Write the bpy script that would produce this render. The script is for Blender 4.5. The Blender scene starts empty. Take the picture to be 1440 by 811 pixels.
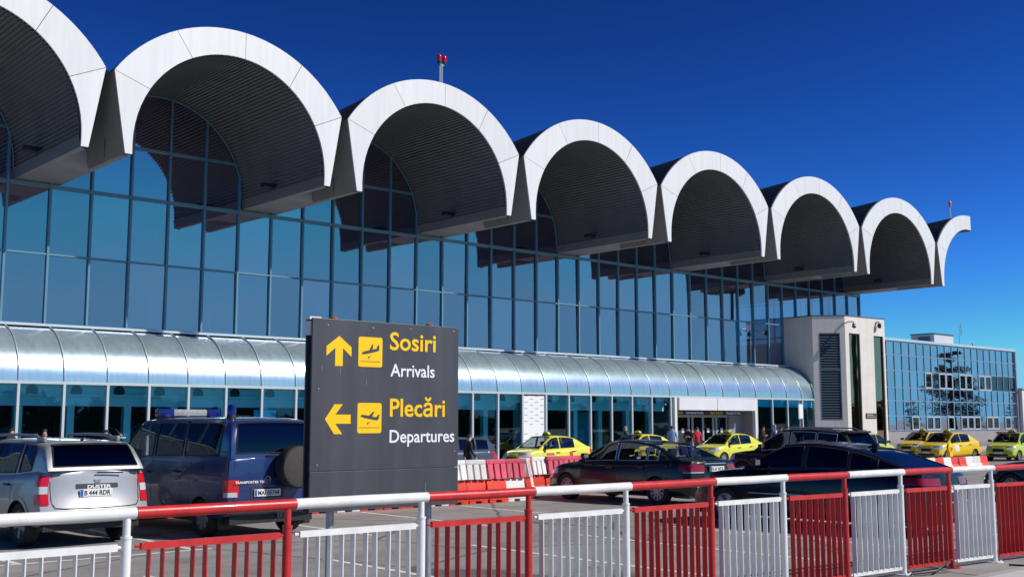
import bpy, bmesh, math, random
from mathutils import Vector, Matrix
R = math.radians
PI = math.pi
random.seed(7)
scene = bpy.context.scene
COL = scene.collection

# ---------------------------------------------------------------- camera
cam = bpy.data.cameras.new('camera')
cam.sensor_width = 36.0
cam.lens = 39.25
cam.clip_start = 0.1
cam.clip_end = 6000
camo = bpy.data.objects.new('camera', cam)
COL.objects.link(camo)
camo.location = (0, 0, 1.9)
camo.rotation_euler = (R(90 + 6.774), 0, R(-41.612))
scene.camera = camo

# ---------------------------------------------------------------- sky, sun, exposure
SUN_EL, SUN_AZ = 40.0, 144.0                      # azimuth clockwise from +Y
world = bpy.data.worlds.new('World')
scene.world = world
world.use_nodes = True
wn = world.node_tree
bg = wn.nodes['Background']
sky = wn.nodes.new('ShaderNodeTexSky')
sky.sky_type = 'NISHITA'
sky.sun_disc = False
sky.sun_elevation = R(SUN_EL)
sky.sun_rotation = R(SUN_AZ)
sky.altitude = 1500
sky.air_density = 1.0
sky.dust_density = 0.25
sky.ozone_density = 3.5
def vmath(op, v):
    n = wn.nodes.new('ShaderNodeVectorMath')
    n.operation = op
    n.inputs[1].default_value = v
    return n
# the photograph's sky is deepened as by a polariser: a contrast curve and a cool tint over the whole dome
gm = wn.nodes.new('ShaderNodeGamma')
gm.inputs['Gamma'].default_value = 2.4
tint = vmath('MULTIPLY', (0.088, 0.160, 0.200))
lim = vmath('MINIMUM', (3.8, 10.6, 15.0))
wn.links.new(sky.outputs[0], gm.inputs[0])
wn.links.new(gm.outputs[0], tint.inputs[0])
wn.links.new(tint.outputs[0], lim.inputs[0])
wn.links.new(lim.outputs[0], bg.inputs[0])
bg.inputs[1].default_value = 0.05
sun = bpy.data.lights.new('sun', 'SUN')
sun.energy = 4.4
sun.angle = R(0.5)
sun.color = (1.0, 0.95, 0.86)
suno = bpy.data.objects.new('sun', sun)
COL.objects.link(suno)
tosun = Vector((math.sin(R(SUN_AZ)) * math.cos(R(SUN_EL)), math.cos(R(SUN_AZ)) * math.cos(R(SUN_EL)), math.sin(R(SUN_EL))))
suno.rotation_euler = (-tosun).to_track_quat('-Z', 'Y').to_euler()
suno.location = (20, -20, 40)
vs = scene.view_settings
vs.view_transform = 'Standard'
vs.look = 'None'
vs.exposure = 0.12
vs.gamma = 1.0
vs.use_curve_mapping = False
scene.cycles.max_bounces = 10
scene.cycles.transparent_max_bounces = 16

# ---------------------------------------------------------------- materials
def mat(name, col, rough=0.5, metal=0.0, noise=None, bump=None, coat=0.0, spec=0.5, ior=1.45, vary=0.0, chips=None, streak=0.0):
    m = bpy.data.materials.new(name)
    m.use_nodes = True
    nt = m.node_tree
    b = nt.nodes['Principled BSDF']
    b.inputs['Base Color'].default_value = (*col, 1)
    b.inputs['Roughness'].default_value = rough
    b.inputs['Metallic'].default_value = metal
    b.inputs['IOR'].default_value = ior
    b.inputs['Specular IOR Level'].default_value = spec
    b.inputs['Coat Weight'].default_value = coat
    b.inputs['Coat Roughness'].default_value = 0.04
    if noise or bump or chips or streak:
        tc = nt.nodes.new('ShaderNodeTexCoord')
    if noise:
        sc_, amt = noise[0], noise[1]
        n = nt.nodes.new('ShaderNodeTexNoise')
        n.inputs['Scale'].default_value = sc_
        n.inputs['Detail'].default_value = 6
        n.inputs['Roughness'].default_value = 0.65
        mp = nt.nodes.new('ShaderNodeMapping')
        if len(noise) > 2:
            mp.inputs['Scale'].default_value = noise[2]
        nt.links.new(tc.outputs['Object'], mp.inputs[0])
        nt.links.new(mp.outputs[0], n.inputs['Vector'])
        r = nt.nodes.new('ShaderNodeMapRange')
        r.inputs['From Min'].default_value = 0.3
        r.inputs['From Max'].default_value = 0.7
        r.inputs['To Min'].default_value = 1 - amt
        r.inputs['To Max'].default_value = 1 + amt
        nt.links.new(n.outputs[0], r.inputs[0])
        mx = nt.nodes.new('ShaderNodeMix')
        mx.data_type = 'RGBA'
        mx.blend_type = 'MULTIPLY'
        mx.inputs[0].default_value = 1
        mx.inputs[6].default_value = (*col, 1)
        nt.links.new(r.outputs[0], mx.inputs[7])
        nt.links.new(mx.outputs[2], b.inputs['Base Color'])
        rr = nt.nodes.new('ShaderNodeMapRange')
        rr.inputs['To Min'].default_value = max(0.02, rough - amt * 0.25)
        rr.inputs['To Max'].default_value = min(1, rough + amt * 0.25)
        nt.links.new(n.outputs[0], rr.inputs[0])
        nt.links.new(rr.outputs[0], b.inputs['Roughness'])
    def base_mul(sock, mode='MULTIPLY', fac=None, col2=None):
        """put one more colour layer on top of what feeds the base colour"""
        mx_ = nt.nodes.new('ShaderNodeMix'); mx_.data_type = 'RGBA'; mx_.blend_type = mode
        mx_.inputs[0].default_value = 1
        if b.inputs['Base Color'].is_linked:
            nt.links.new(b.inputs['Base Color'].links[0].from_socket, mx_.inputs[6])
        else:
            mx_.inputs[6].default_value = (*col, 1)
        if fac is not None:
            nt.links.new(fac, mx_.inputs[0]); mx_.inputs[7].default_value = (*col2, 1)
        else:
            nt.links.new(sock, mx_.inputs[7])
        nt.links.new(mx_.outputs[2], b.inputs['Base Color'])
    def ramp(sock, a, b_, c, d):
        r_ = nt.nodes.new('ShaderNodeMapRange')
        for k_, v_ in zip(('From Min', 'From Max', 'To Min', 'To Max'), (a, b_, c, d)):
            r_.inputs[k_].default_value = v_
        nt.links.new(sock, r_.inputs[0])
        return r_.outputs[0]
    if vary:                                        # every panel has its own tone
        oi = nt.nodes.new('ShaderNodeObjectInfo')
        base_mul(ramp(oi.outputs['Random'], 0, 1, 1 - vary, 1 + vary * 0.6))
    if streak:                                      # rain streaks run down the sheet
        n3 = nt.nodes.new('ShaderNodeTexNoise')
        n3.inputs['Scale'].default_value = 2.6; n3.inputs['Detail'].default_value = 7
        mp3 = nt.nodes.new('ShaderNodeMapping'); mp3.inputs['Scale'].default_value = (2.2, 2.2, 0.12)
        nt.links.new(tc.outputs['Object'], mp3.inputs[0]); nt.links.new(mp3.outputs[0], n3.inputs['Vector'])
        base_mul(ramp(n3.outputs[0], 0.42, 0.7, 1.0, 1 - streak))
    if chips:                                       # scuffs and paint chips: scale, threshold, colour
        n4 = nt.nodes.new('ShaderNodeTexNoise')
        n4.inputs['Scale'].default_value = chips[0]; n4.inputs['Detail'].default_value = 8; n4.inputs['Roughness'].default_value = 0.75
        nt.links.new(tc.outputs['Object'], n4.inputs['Vector'])
        base_mul(None, 'MIX', ramp(n4.outputs[0], chips[1], chips[1] + 0.03, 0.0, 0.85), chips[2])
    if bump:
        n2 = nt.nodes.new('ShaderNodeTexNoise')
        n2.inputs['Scale'].default_value = bump[0]
        n2.inputs['Detail'].default_value = 5
        nt.links.new(tc.outputs['Object'], n2.inputs['Vector'])
        bp = nt.nodes.new('ShaderNodeBump')
        bp.inputs['Strength'].default_value = bump[1]
        bp.inputs['Distance'].default_value = 0.01
        nt.links.new(n2.outputs[0], bp.inputs['Height'])
        nt.links.new(bp.outputs[0], b.inputs['Normal'])
    return m


def glass(name, refl, trans, fac, rough=0.015, vary=0.0):
    """thin coated glazing: a tinted mirror coat over tinted clear glass"""
    m = bpy.data.materials.new(name)
    m.use_nodes = True
    nt = m.node_tree
    nt.nodes.remove(nt.nodes['Principled BSDF'])
    out = nt.nodes['Material Output']
    g = nt.nodes.new('ShaderNodeBsdfGlossy')
    g.inputs['Color'].default_value = (*refl, 1)
    g.inputs['Roughness'].default_value = rough
    t = nt.nodes.new('ShaderNodeBsdfTransparent')
    t.inputs['Color'].default_value = (*trans, 1)
    fr = nt.nodes.new('ShaderNodeLayerWeight')
    fr.inputs['Blend'].default_value = 0.22
    mr = nt.nodes.new('ShaderNodeMapRange')
    mr.inputs['To Min'].default_value = fac
    mr.inputs['To Max'].default_value = 1.0
    nt.links.new(fr.outputs['Fresnel'], mr.inputs[0])
    mx = nt.nodes.new('ShaderNodeMixShader')
    nt.links.new(mr.outputs[0], mx.inputs[0])
    nt.links.new(t.outputs[0], mx.inputs[1])
    nt.links.new(g.outputs[0], mx.inputs[2])
    nt.links.new(mx.outputs[0], out.inputs[0])
    if vary:
        oi = nt.nodes.new('ShaderNodeObjectInfo')
        rr = nt.nodes.new('ShaderNodeMapRange')
        rr.inputs['To Min'].default_value = 1 - vary; rr.inputs['To Max'].default_value = 1 + vary * 0.5
        nt.links.new(oi.outputs['Random'], rr.inputs[0])
        mm = nt.nodes.new('ShaderNodeMix'); mm.data_type = 'RGBA'; mm.blend_type = 'MULTIPLY'
        mm.inputs[0].default_value = 1; mm.inputs[6].default_value = (*refl, 1)
        nt.links.new(rr.outputs[0], mm.inputs[7]); nt.links.new(mm.outputs[2], g.inputs['Color'])
    # slight pane-to-pane waviness
    tc = nt.nodes.new('ShaderNodeTexCoord')
    n = nt.nodes.new('ShaderNodeTexNoise')
    n.inputs['Scale'].default_value = 0.7
    n.inputs['Detail'].default_value = 1
    nt.links.new(tc.outputs['Object'], n.inputs['Vector'])
    bp = nt.nodes.new('ShaderNodeBump')
    bp.inputs['Strength'].default_value = 0.09
    bp.inputs['Distance'].default_value = 0.02
    nt.links.new(n.outputs[0], bp.inputs['Height'])
    nt.links.new(bp.outputs[0], g.inputs['Normal'])
    return m


def asphalt():
    m = bpy.data.materials.new('asphalt')
    m.use_nodes = True
    nt = m.node_tree
    b = nt.nodes['Principled BSDF']
    tc = nt.nodes.new('ShaderNodeTexCoord')
    def noise(s, d):
        n = nt.nodes.new('ShaderNodeTexNoise')
        n.inputs['Scale'].default_value = s
        n.inputs['Detail'].default_value = d
        nt.links.new(tc.outputs['Object'], n.inputs['Vector'])
        return n
    big, mid, fine = noise(0.25, 5), noise(2.2, 6), noise(70, 3)
    cr = nt.nodes.new('ShaderNodeValToRGB')
    cr.color_ramp.elements[0].color = (0.20, 0.188, 0.178, 1)
    cr.color_ramp.elements[0].position = 0.3
    cr.color_ramp.elements[1].color = (0.325, 0.305, 0.288, 1)
    cr.color_ramp.elements[1].position = 0.72
    ad = nt.nodes.new('ShaderNodeMath'); ad.operation = 'MULTIPLY_ADD'
    ad.inputs[1].default_value = 0.45
    ad2 = nt.nodes.new('ShaderNodeMath'); ad2.operation = 'MULTIPLY_ADD'
    ad2.inputs[1].default_value = 0.35
    sc3 = nt.nodes.new('ShaderNodeMath'); sc3.operation = 'MULTIPLY'
    sc3.inputs[1].default_value = 0.2
    nt.links.new(fine.outputs[0], sc3.inputs[0])
    nt.links.new(mid.outputs[0], ad2.inputs[0]); nt.links.new(sc3.outputs[0], ad2.inputs[2])
    nt.links.new(big.outputs[0], ad.inputs[0]); nt.links.new(ad2.outputs[0], ad.inputs[2])
    nt.links.new(ad.outputs[0], cr.inputs[0])
    # tar-sealed cracks
    vo = nt.nodes.new('ShaderNodeTexVoronoi')
    vo.feature = 'DISTANCE_TO_EDGE'
    vo.inputs['Scale'].default_value = 0.33
    wob = nt.nodes.new('ShaderNodeMix'); wob.data_type = 'VECTOR'
    wob.inputs[0].default_value = 0.22
    nt.links.new(tc.outputs['Object'], wob.inputs[4])
    wn_ = noise(0.9, 3)
    nt.links.new(wn_.outputs['Color'], wob.inputs[5])
    nt.links.new(wob.outputs[1], vo.inputs['Vector'])
    lt = nt.nodes.new('ShaderNodeMapRange')
    lt.inputs['From Min'].default_value = 0.006
    lt.inputs['From Max'].default_value = 0.014
    lt.inputs['To Min'].default_value = 0.45
    lt.inputs['To Max'].default_value = 1.0
    nt.links.new(vo.outputs['Distance'], lt.inputs[0])
    mx = nt.nodes.new('ShaderNodeMix'); mx.data_type = 'RGBA'; mx.blend_type = 'MULTIPLY'
    mx.inputs[0].default_value = 1
    nt.links.new(cr.outputs[0], mx.inputs[6]); nt.links.new(lt.outputs[0], mx.inputs[7])
    # oil drips and worn wheel tracks
    st = noise(1.35, 4)
    sr = nt.nodes.new('ShaderNodeMapRange')
    sr.inputs['From Min'].default_value = 0.60; sr.inputs['From Max'].default_value = 0.70
    sr.inputs['To Min'].default_value = 1.0; sr.inputs['To Max'].default_value = 0.74
    nt.links.new(st.outputs[0], sr.inputs[0])
    mpw = nt.nodes.new('ShaderNodeMapping'); mpw.inputs['Scale'].default_value = (0.06, 1.4, 1)
    wt = nt.nodes.new('ShaderNodeTexNoise'); wt.inputs['Scale'].default_value = 1.0; wt.inputs['Detail'].default_value = 4
    nt.links.new(tc.outputs['Object'], mpw.inputs[0]); nt.links.new(mpw.outputs[0], wt.inputs['Vector'])
    wr = nt.nodes.new('ShaderNodeMapRange')
    wr.inputs['From Min'].default_value = 0.35; wr.inputs['From Max'].default_value = 0.65
    wr.inputs['To Min'].default_value = 0.86; wr.inputs['To Max'].default_value = 1.1
    nt.links.new(wt.outputs[0], wr.inputs[0])
    m2 = nt.nodes.new('ShaderNodeMath'); m2.operation = 'MULTIPLY'
    nt.links.new(sr.outputs[0], m2.inputs[0]); nt.links.new(wr.outputs[0], m2.inputs[1])
    mx2 = nt.nodes.new('ShaderNodeMix'); mx2.data_type = 'RGBA'; mx2.blend_type = 'MULTIPLY'
    mx2.inputs[0].default_value = 1
    nt.links.new(mx.outputs[2], mx2.inputs[6]); nt.links.new(m2.outputs[0], mx2.inputs[7])
    nt.links.new(mx2.outputs[2], b.inputs['Base Color'])
    b.inputs['Roughness'].default_value = 0.85
    bp = nt.nodes.new('ShaderNodeBump')
    bp.inputs['Strength'].default_value = 0.4
    bp.inputs['Distance'].default_value = 0.01
    nt.links.new(fine.outputs[0], bp.inputs['Height'])
    nt.links.new(bp.outputs[0], b.inputs['Normal'])
    return m


MT = {}
MT['asphalt'] = asphalt()
MT['line'] = mat('road_paint', (0.66, 0.65, 0.62), 0.7, noise=(6, 0.25), chips=(9, 0.58, (0.2, 0.19, 0.18)))
MT['concrete'] = mat('pale_concrete', (0.5, 0.49, 0.47), 0.85, noise=(1.5, 0.14), bump=(30, 0.2))
MT['kerb'] = mat('kerb_stone', (0.36, 0.35, 0.34), 0.85, noise=(3, 0.18))
MT['terrain'] = mat('dry_grass_ground', (0.12, 0.12, 0.06), 0.95, noise=(0.05, 0.3))
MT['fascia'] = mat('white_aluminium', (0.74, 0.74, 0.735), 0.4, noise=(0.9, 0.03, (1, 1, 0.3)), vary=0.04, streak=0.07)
MT['joint'] = mat('joint_dark', (0.05, 0.05, 0.055), 0.8)
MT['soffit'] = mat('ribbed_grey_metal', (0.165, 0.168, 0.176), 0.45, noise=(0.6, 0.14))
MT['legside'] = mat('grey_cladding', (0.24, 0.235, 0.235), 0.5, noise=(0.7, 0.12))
MT['backpanel'] = mat('pale_grey_cladding', (0.5, 0.5, 0.52), 0.5, noise=(0.7, 0.08))
MT['roof'] = mat('dark_roof_seam', (0.075, 0.08, 0.09), 0.5, noise=(0.8, 0.15))
MT['mullion'] = mat('blue_grey_frame', (0.11, 0.24, 0.32), 0.35, spec=0.6)
MT['silverframe'] = mat('silver_frame', (0.6, 0.63, 0.66), 0.35, metal=0.3)
MT['glass_up'] = glass('blue_solar_glass', (0.62, 0.575, 0.77), (0.16, 0.29, 0.39), 0.56, vary=0.16)
MT['glass_low'] = glass('teal_glass', (0.5, 0.72, 0.85), (0.42, 0.93, 0.98), 0.10, vary=0.15)
MT['glass_office'] = glass('pale_blue_mirror_glass', (0.74, 0.80, 0.95), (0.05, 0.09, 0.13), 0.72, vary=0.08)
MT['glass_dark'] = glass('dark_window_glass', (0.55, 0.58, 0.62), (0.12, 0.13, 0.13), 0.25)
MT['canopy'] = mat('satin_canopy_sheet', (0.50, 0.65, 0.71), 0.24, metal=0.7, noise=(1.2, 0.12, (1, 1, 0.25)), vary=0.10, streak=0.12)
MT['canopyrib'] = mat('canopy_rib_metal', (0.42, 0.5, 0.54), 0.4, metal=0.6)
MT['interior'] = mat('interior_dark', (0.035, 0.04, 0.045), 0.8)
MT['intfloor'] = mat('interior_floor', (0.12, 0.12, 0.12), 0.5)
MT['intlight'] = mat('interior_light_column', (0.8, 0.82, 0.82), 0.6)
MT['cyan'] = mat('cyan_band', (0.05, 0.72, 0.95), 0.45)
MT['dash'] = mat('screen_white', (0.78, 0.78, 0.78), 0.6)
MT['dashgrey'] = mat('screen_print_grey', (0.30, 0.33, 0.38), 0.6)
MT['render'] = mat('beige_render', (0.74, 0.70, 0.645), 0.9, noise=(0.5, 0.06, (1, 1, 2.5)), bump=(12, 0.15), streak=0.1)
MT['louvre'] = mat('louvre_blue_grey', (0.10, 0.135, 0.165), 0.5)
MT['bronze'] = glass('bronze_glass', (0.95, 0.66, 0.42), (0.14, 0.12, 0.1), 0.5)
MT['doorframe'] = mat('door_frame_grey', (0.42, 0.43, 0.45), 0.45, metal=0.2)
MT['entrypanel'] = mat('entry_white_panel', (0.70, 0.69, 0.72), 0.45, noise=(0.8, 0.05))
MT['entrywall'] = mat('entry_grey_wall', (0.30, 0.28, 0.28), 0.7, noise=(1, 0.1))
MT['black'] = mat('black_plastic', (0.02, 0.02, 0.022), 0.5)
MT['trim'] = mat('dark_trim', (0.035, 0.035, 0.038), 0.6)
MT['signgrey'] = mat('sign_charcoal', (0.056, 0.058, 0.069), 0.42, noise=(3, 0.14, (1, 1, 0.3)), streak=-0.25, chips=(26, 0.74, (0.16, 0.16, 0.17)))
MT['signyellow'] = mat('sign_yellow', (0.92, 0.56, 0.0), 0.45)
MT['signwhite'] = mat('sign_white', (0.82, 0.82, 0.82), 0.45)
MT['galv'] = mat('galvanised_steel', (0.42, 0.45, 0.48), 0.42, metal=0.6, noise=(8, 0.15))
MT['redpaint'] = mat('red_gloss_paint', (0.50, 0.022, 0.022), 0.38, noise=(7, 0.2), coat=0.2, bump=(40, 0.1), chips=(23, 0.66, (0.30, 0.09, 0.07)))
MT['whitepaint'] = mat('white_gloss_paint', (0.74, 0.74, 0.73), 0.42, noise=(5, 0.1), coat=0.15, bump=(40, 0.1), chips=(21, 0.65, (0.42, 0.38, 0.34)))
MT['barred'] = mat('barrier_red_plastic', (0.74, 0.055, 0.03), 0.5, noise=(5, 0.18), vary=0.2, chips=(12, 0.66, (0.75, 0.4, 0.33)))
MT['barpink'] = mat('barrier_faded_red_plastic', (0.62, 0.085, 0.13), 0.5, noise=(5, 0.2), vary=0.25, chips=(10, 0.63, (0.75, 0.4, 0.42)))
MT['barwhite'] = mat('barrier_white_plastic', (0.72, 0.70, 0.67), 0.5, noise=(5, 0.12), vary=0.12, chips=(10, 0.64, (0.35, 0.31, 0.28)))
MT['lampred'] = mat('red_lamp_glass', (0.5, 0.015, 0.02), 0.15)
MT['lamporange'] = mat('orange_lamp_glass', (0.85, 0.2, 0.03), 0.2)
MT['tyre'] = mat('tyre_rubber', (0.022, 0.022, 0.023), 0.8)
MT['rim'] = mat('alloy_rim', (0.42, 0.42, 0.43), 0.38, metal=0.35)
MT['steelrim'] = mat('grey_rim', (0.3, 0.3, 0.31), 0.4, metal=0.5)
MT['chrome'] = mat('chrome', (0.6, 0.6, 0.6), 0.3, metal=0.8)
MT['tail'] = mat('tail_lamp_red', (0.55, 0.012, 0.02), 0.15, coat=0.5)
MT['taildark'] = mat('tail_lamp_dark_red', (0.25, 0.01, 0.02), 0.15, coat=0.5)
MT['lampclear'] = mat('clear_lamp', (0.5, 0.52, 0.55), 0.12, coat=0.6)
MT['carglass'] = glass('car_glass', (0.75, 0.8, 0.88), (0.60, 0.64, 0.64), 0.06)
MT['carglass_dark'] = glass('car_privacy_glass', (0.55, 0.6, 0.68), (0.07, 0.075, 0.085), 0.07)
MT['seat'] = mat('seat_fabric', (0.045, 0.045, 0.05), 0.9)
MT['plate'] = mat('plate_white', (0.75, 0.75, 0.74), 0.4)
MT['plateblue'] = mat('plate_blue', (0.02, 0.12, 0.5), 0.4)
MT['silver'] = mat('silver_car_paint', (0.37, 0.373, 0.38), 0.38, metal=0.5, coat=0.6, noise=(1.5, 0.06))
MT['navy'] = mat('navy_car_paint', (0.016, 0.035, 0.14), 0.28, metal=0.1, coat=0.7, noise=(1.5, 0.1))
MT['blackpaint'] = mat('black_car_paint', (0.006, 0.0062, 0.007), 0.22, coat=0.3, spec=0.4, noise=(2, 0.2))
MT['blublack'] = mat('blue_black_car_paint', (0.009, 0.0095, 0.014), 0.24, metal=0.1, coat=0.35, spec=0.4, noise=(2, 0.2))
MT['greycar'] = mat('slate_car_paint', (0.07, 0.08, 0.11), 0.28, metal=0.3, coat=0.8)
MT['lemon'] = mat('lemon_taxi_paint', (0.74, 0.70, 0.05), 0.3, coat=0.7, noise=(2, 0.05))
MT['amber'] = mat('amber_taxi_paint', (0.86, 0.61, 0.045), 0.3, coat=0.7, noise=(2, 0.05))
MT['lime'] = mat('lime_taxi_paint', (0.58, 0.62, 0.04), 0.3, coat=0.7, noise=(2, 0.05))
MT['bluelamp'] = mat('blue_beacon', (0.006, 0.009, 0.15), 0.15, coat=0.5)
MT['barclear'] = mat('light_bar_lens', (0.33, 0.33, 0.34), 0.25, coat=0.4, noise=(14, 0.2))
MT['skin'] = mat('skin', (0.52, 0.30, 0.22), 0.6)
MT['hair'] = mat('dark_hair', (0.03, 0.022, 0.018), 0.7)
MT['greyhair'] = mat('grey_hair', (0.32, 0.30, 0.28), 0.7)
MT['bark'] = mat('pine_bark', (0.09, 0.065, 0.045), 0.9, noise=(4, 0.3))
MT['needle'] = mat('pine_needles', (0.035, 0.06, 0.028), 0.7, noise=(0.6, 0.35))
MT['leaf'] = mat('dark_leaf', (0.045, 0.075, 0.03), 0.7, noise=(0.5, 0.35))


def cloth(name, c):
    if name not in MT:
        MT[name] = mat(name, c, 0.85, noise=(9, 0.2))
    return MT[name]

# ---------------------------------------------------------------- mesh helpers
class MB:
    def __init__(s):
        s.v, s.f, s.m = [], [], []

    def add(s, vs_, fs, mi=0):
        n = len(s.v)
        s.v += [tuple(p) for p in vs_]
        for q in fs:
            s.f.append([i + n for i in q]); s.m.append(mi)
        return s

    def box(s, x0, x1, y0, y1, z0, z1, mi=0):
        return s.add([(x0, y0, z0), (x1, y0, z0), (x1, y1, z0), (x0, y1, z0), (x0, y0, z1), (x1, y0, z1), (x1, y1, z1), (x0, y1, z1)],
                     [(0, 3, 2, 1), (4, 5, 6, 7), (0, 1, 5, 4), (1, 2, 6, 5), (2, 3, 7, 6), (3, 0, 4, 7)], mi)

    def bbox(s, x0, x1, y0, y1, z0, z1, b=0.02, mi=0):
        """box with all edges chamfered by b"""
        bm = bmesh.new()
        bmesh.ops.create_cube(bm, size=1)
        for v in bm.verts:
            v.co = Vector((x0 if v.co.x < 0 else x1, y0 if v.co.y < 0 else y1, z0 if v.co.z < 0 else z1))
        bmesh.ops.bevel(bm, geom=bm.edges[:], offset=b, segments=2, profile=0.6, affect='EDGES')
        bm.verts.index_update()
        s.add([v.co.copy() for v in bm.verts], [[v.index for v in f.verts] for f in bm.faces], mi)
        bm.free()
        return s

    def cyl(s, p0, p1, r0, r1=None, n=12, mi=0, cap=True):
        p0, p1 = Vector(p0), Vector(p1)
        r1 = r0 if r1 is None else r1
        d = (p1 - p0).normalized()
        a = d.orthogonal().normalized()
        b = d.cross(a)
        vs_ = []
        for p, r in ((p0, r0), (p1, r1)):
            for i in range(n):
                t = 2 * PI * i / n
                vs_.append(p + r * (math.cos(t) * a + math.sin(t) * b))
        fs = [(i, (i + 1) % n, n + (i + 1) % n, n + i) for i in range(n)]
        if cap:
            fs += [tuple(reversed(range(n))), tuple(range(n, 2 * n))]
        return s.add(vs_, fs, mi)

    def tube(s, pts, r, n=8, mi=0):
        pts = [Vector(p) for p in pts]
        rings = []
        up = None
        for i, p in enumerate(pts):
            d = (pts[min(i + 1, len(pts) - 1)] - pts[max(i - 1, 0)]).normalized()
            if up is None:
                up = d.orthogonal().normalized()
            up = (up - d * up.dot(d)).normalized()
            b = d.cross(up)
            rr = r[i] if isinstance(r, (list, tuple)) else r
            rings.append([p + rr * (math.cos(2 * PI * k / n) * up + math.sin(2 * PI * k / n) * b) for k in range(n)])
        vs_ = [q for g in rings for q in g]
        fs = []
        for i in range(len(pts) - 1):
            for k in range(n):
                fs.append((i * n + k, i * n + (k + 1) % n, (i + 1) * n + (k + 1) % n, (i + 1) * n + k))
        fs += [tuple(reversed(range(n))), tuple((len(pts) - 1) * n + k for k in range(n))]
        return s.add(vs_, fs, mi)

    def prism(s, poly, fn, d0, d1, mi=0):
        n = len(poly)
        vs_ = [fn(a, b, d0) for a, b in poly] + [fn(a, b, d1) for a, b in poly]
        fs = [tuple(range(n)), tuple(reversed(range(n, 2 * n)))]
        fs += [(i, n + i, n + (i + 1) % n, (i + 1) % n) for i in range(n)]
        return s.add(vs_, fs, mi)

    def grid(s, rows, mi=0, closed=False, mfn=None):
        nr, nc = len(rows), len(rows[0])
        n0 = len(s.v)
        for r in rows:
            s.v += [tuple(p) for p in r]
        for i in range(nr - 1):
            for j in range(nc if closed else nc - 1):
                k = (j + 1) % nc
                m_ = mfn(i, j) if mfn else mi
                if m_ is None:
                    continue
                s.f.append([n0 + i * nc + j, n0 + i * nc + k, n0 + (i + 1) * nc + k, n0 + (i + 1) * nc + j])
                s.m.append(m_)
        return s

    def lathe(s, prof, axis_fn, n=20, mi=0):
        """prof (r, h) revolved; axis_fn(cos*r, sin*r, h) -> xyz"""
        rows = [[axis_fn(r * math.cos(2 * PI * k / n), r * math.sin(2 * PI * k / n), h) for k in range(n)] for r, h in prof]
        return s.grid(rows, mi, closed=True)

    def mesh(s, name, mats, org=(0, 0, 0), smooth=None, fix=True):
        me = bpy.data.meshes.new(name)
        ox, oy, oz = org
        me.from_pydata([(x - ox, y - oy, z - oz) for x, y, z in s.v], [], s.f)
        for m_ in (mats if isinstance(mats, (list, tuple)) else [mats]):
            me.materials.append(MT[m_] if isinstance(m_, str) else m_)
        me.polygons.foreach_set('material_index', s.m)
        if fix:
            bm = bmesh.new(); bm.from_mesh(me)
            bmesh.ops.remove_doubles(bm, verts=bm.verts[:], dist=1e-5)
            bmesh.ops.recalc_face_normals(bm, faces=bm.faces[:])
            bm.to_mesh(me); bm.free()
        if smooth is not None:
            me.polygons.foreach_set('use_smooth', [True] * len(me.polygons))
            me.set_sharp_from_angle(angle=R(smooth))
        me.update()
        return me


WL = {}                                            # world location of every unrotated object

def link(name, me, parent=None, loc=None):
    o = bpy.data.objects.new(name, me)
    COL.objects.link(o)
    if parent is not None:
        o.parent = parent
    if loc is not None:
        o.location = loc
    return o


def wobj(name, mb, mats, parent=None, org=None, smooth=None, fix=True):
    """an object given in world coordinates, under an unrotated parent"""
    pw = WL[parent.name] if parent is not None else Vector((0, 0, 0))
    org = Vector(org) if org is not None else pw.copy()
    me = mb.mesh(name, mats, org, smooth, fix)
    o = link(name, me, parent, org - pw)
    WL[o.name] = org
    return o


def pieces_of(mb, near=0.5):
    """the far-apart pieces of a collected mesh, each as its own MB"""
    n = len(mb.v)
    key = {}
    rep = [key.setdefault((round(x, 4), round(y, 4), round(z, 4)), i) for i, (x, y, z) in enumerate(mb.v)]
    par = list(range(n))
    def find(i):
        while par[i] != i:
            par[i] = par[par[i]]; i = par[i]
        return i
    for i in range(n): par[find(i)] = find(rep[i])
    for f in mb.f:
        for i in f[1:]: par[find(i)] = find(f[0])
    isl = {}
    for i in range(n): isl.setdefault(find(i), []).append(i)
    box = {r: ([min(mb.v[i][k] for i in s) for k in range(3)], [max(mb.v[i][k] for i in s) for k in range(3)]) for r, s in isl.items()}
    rs = list(isl); p2 = {r: r for r in rs}
    def f2(r):
        while p2[r] != r: r = p2[r]
        return r
    for i, a in enumerate(rs):
        for b in rs[i + 1:]:
            (l0, h0), (l1, h1) = box[a], box[b]
            gap = math.sqrt(sum(max(0, l0[k] - h1[k], l1[k] - h0[k]) ** 2 for k in range(3)))
            size = max(max(h0[k] - l0[k] for k in range(3)), max(h1[k] - l1[k] for k in range(3)))
            if gap <= max(0.02, near * size): p2[f2(a)] = f2(b)
    out = {}
    for f, m_ in zip(mb.f, mb.m):
        g = f2(find(f[0]))
        o, mp = out.setdefault(g, (MB(), {}))
        q = []
        for i in f:
            if i not in mp:
                mp[i] = len(o.v); o.v.append(mb.v[i])
            q.append(mp[i])
        o.f.append(q); o.m.append(m_)
    return [o for o, _ in out.values()]


def links(name, mb, mats, parent, smooth=None, fix=True, near=0.35):
    """link every far-apart piece as an object of its own"""
    return [link(name, q.mesh(name, mats, smooth=smooth, fix=fix), parent) for q in pieces_of(mb, near)]


def winst(name, me, at, parent=None):
    pw = WL[parent.name] if parent is not None else Vector((0, 0, 0))
    o = link(name, me, parent, Vector(at) - pw)
    WL[o.name] = Vector(at)
    return o


def tag(o, label, cat, group=None, kind=None):
    o['label'] = label
    o['category'] = cat
    if group:
        o['group'] = group
    if kind:
        o['kind'] = kind
    return o


def struct(o):
    o['kind'] = 'structure'
    return o


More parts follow.
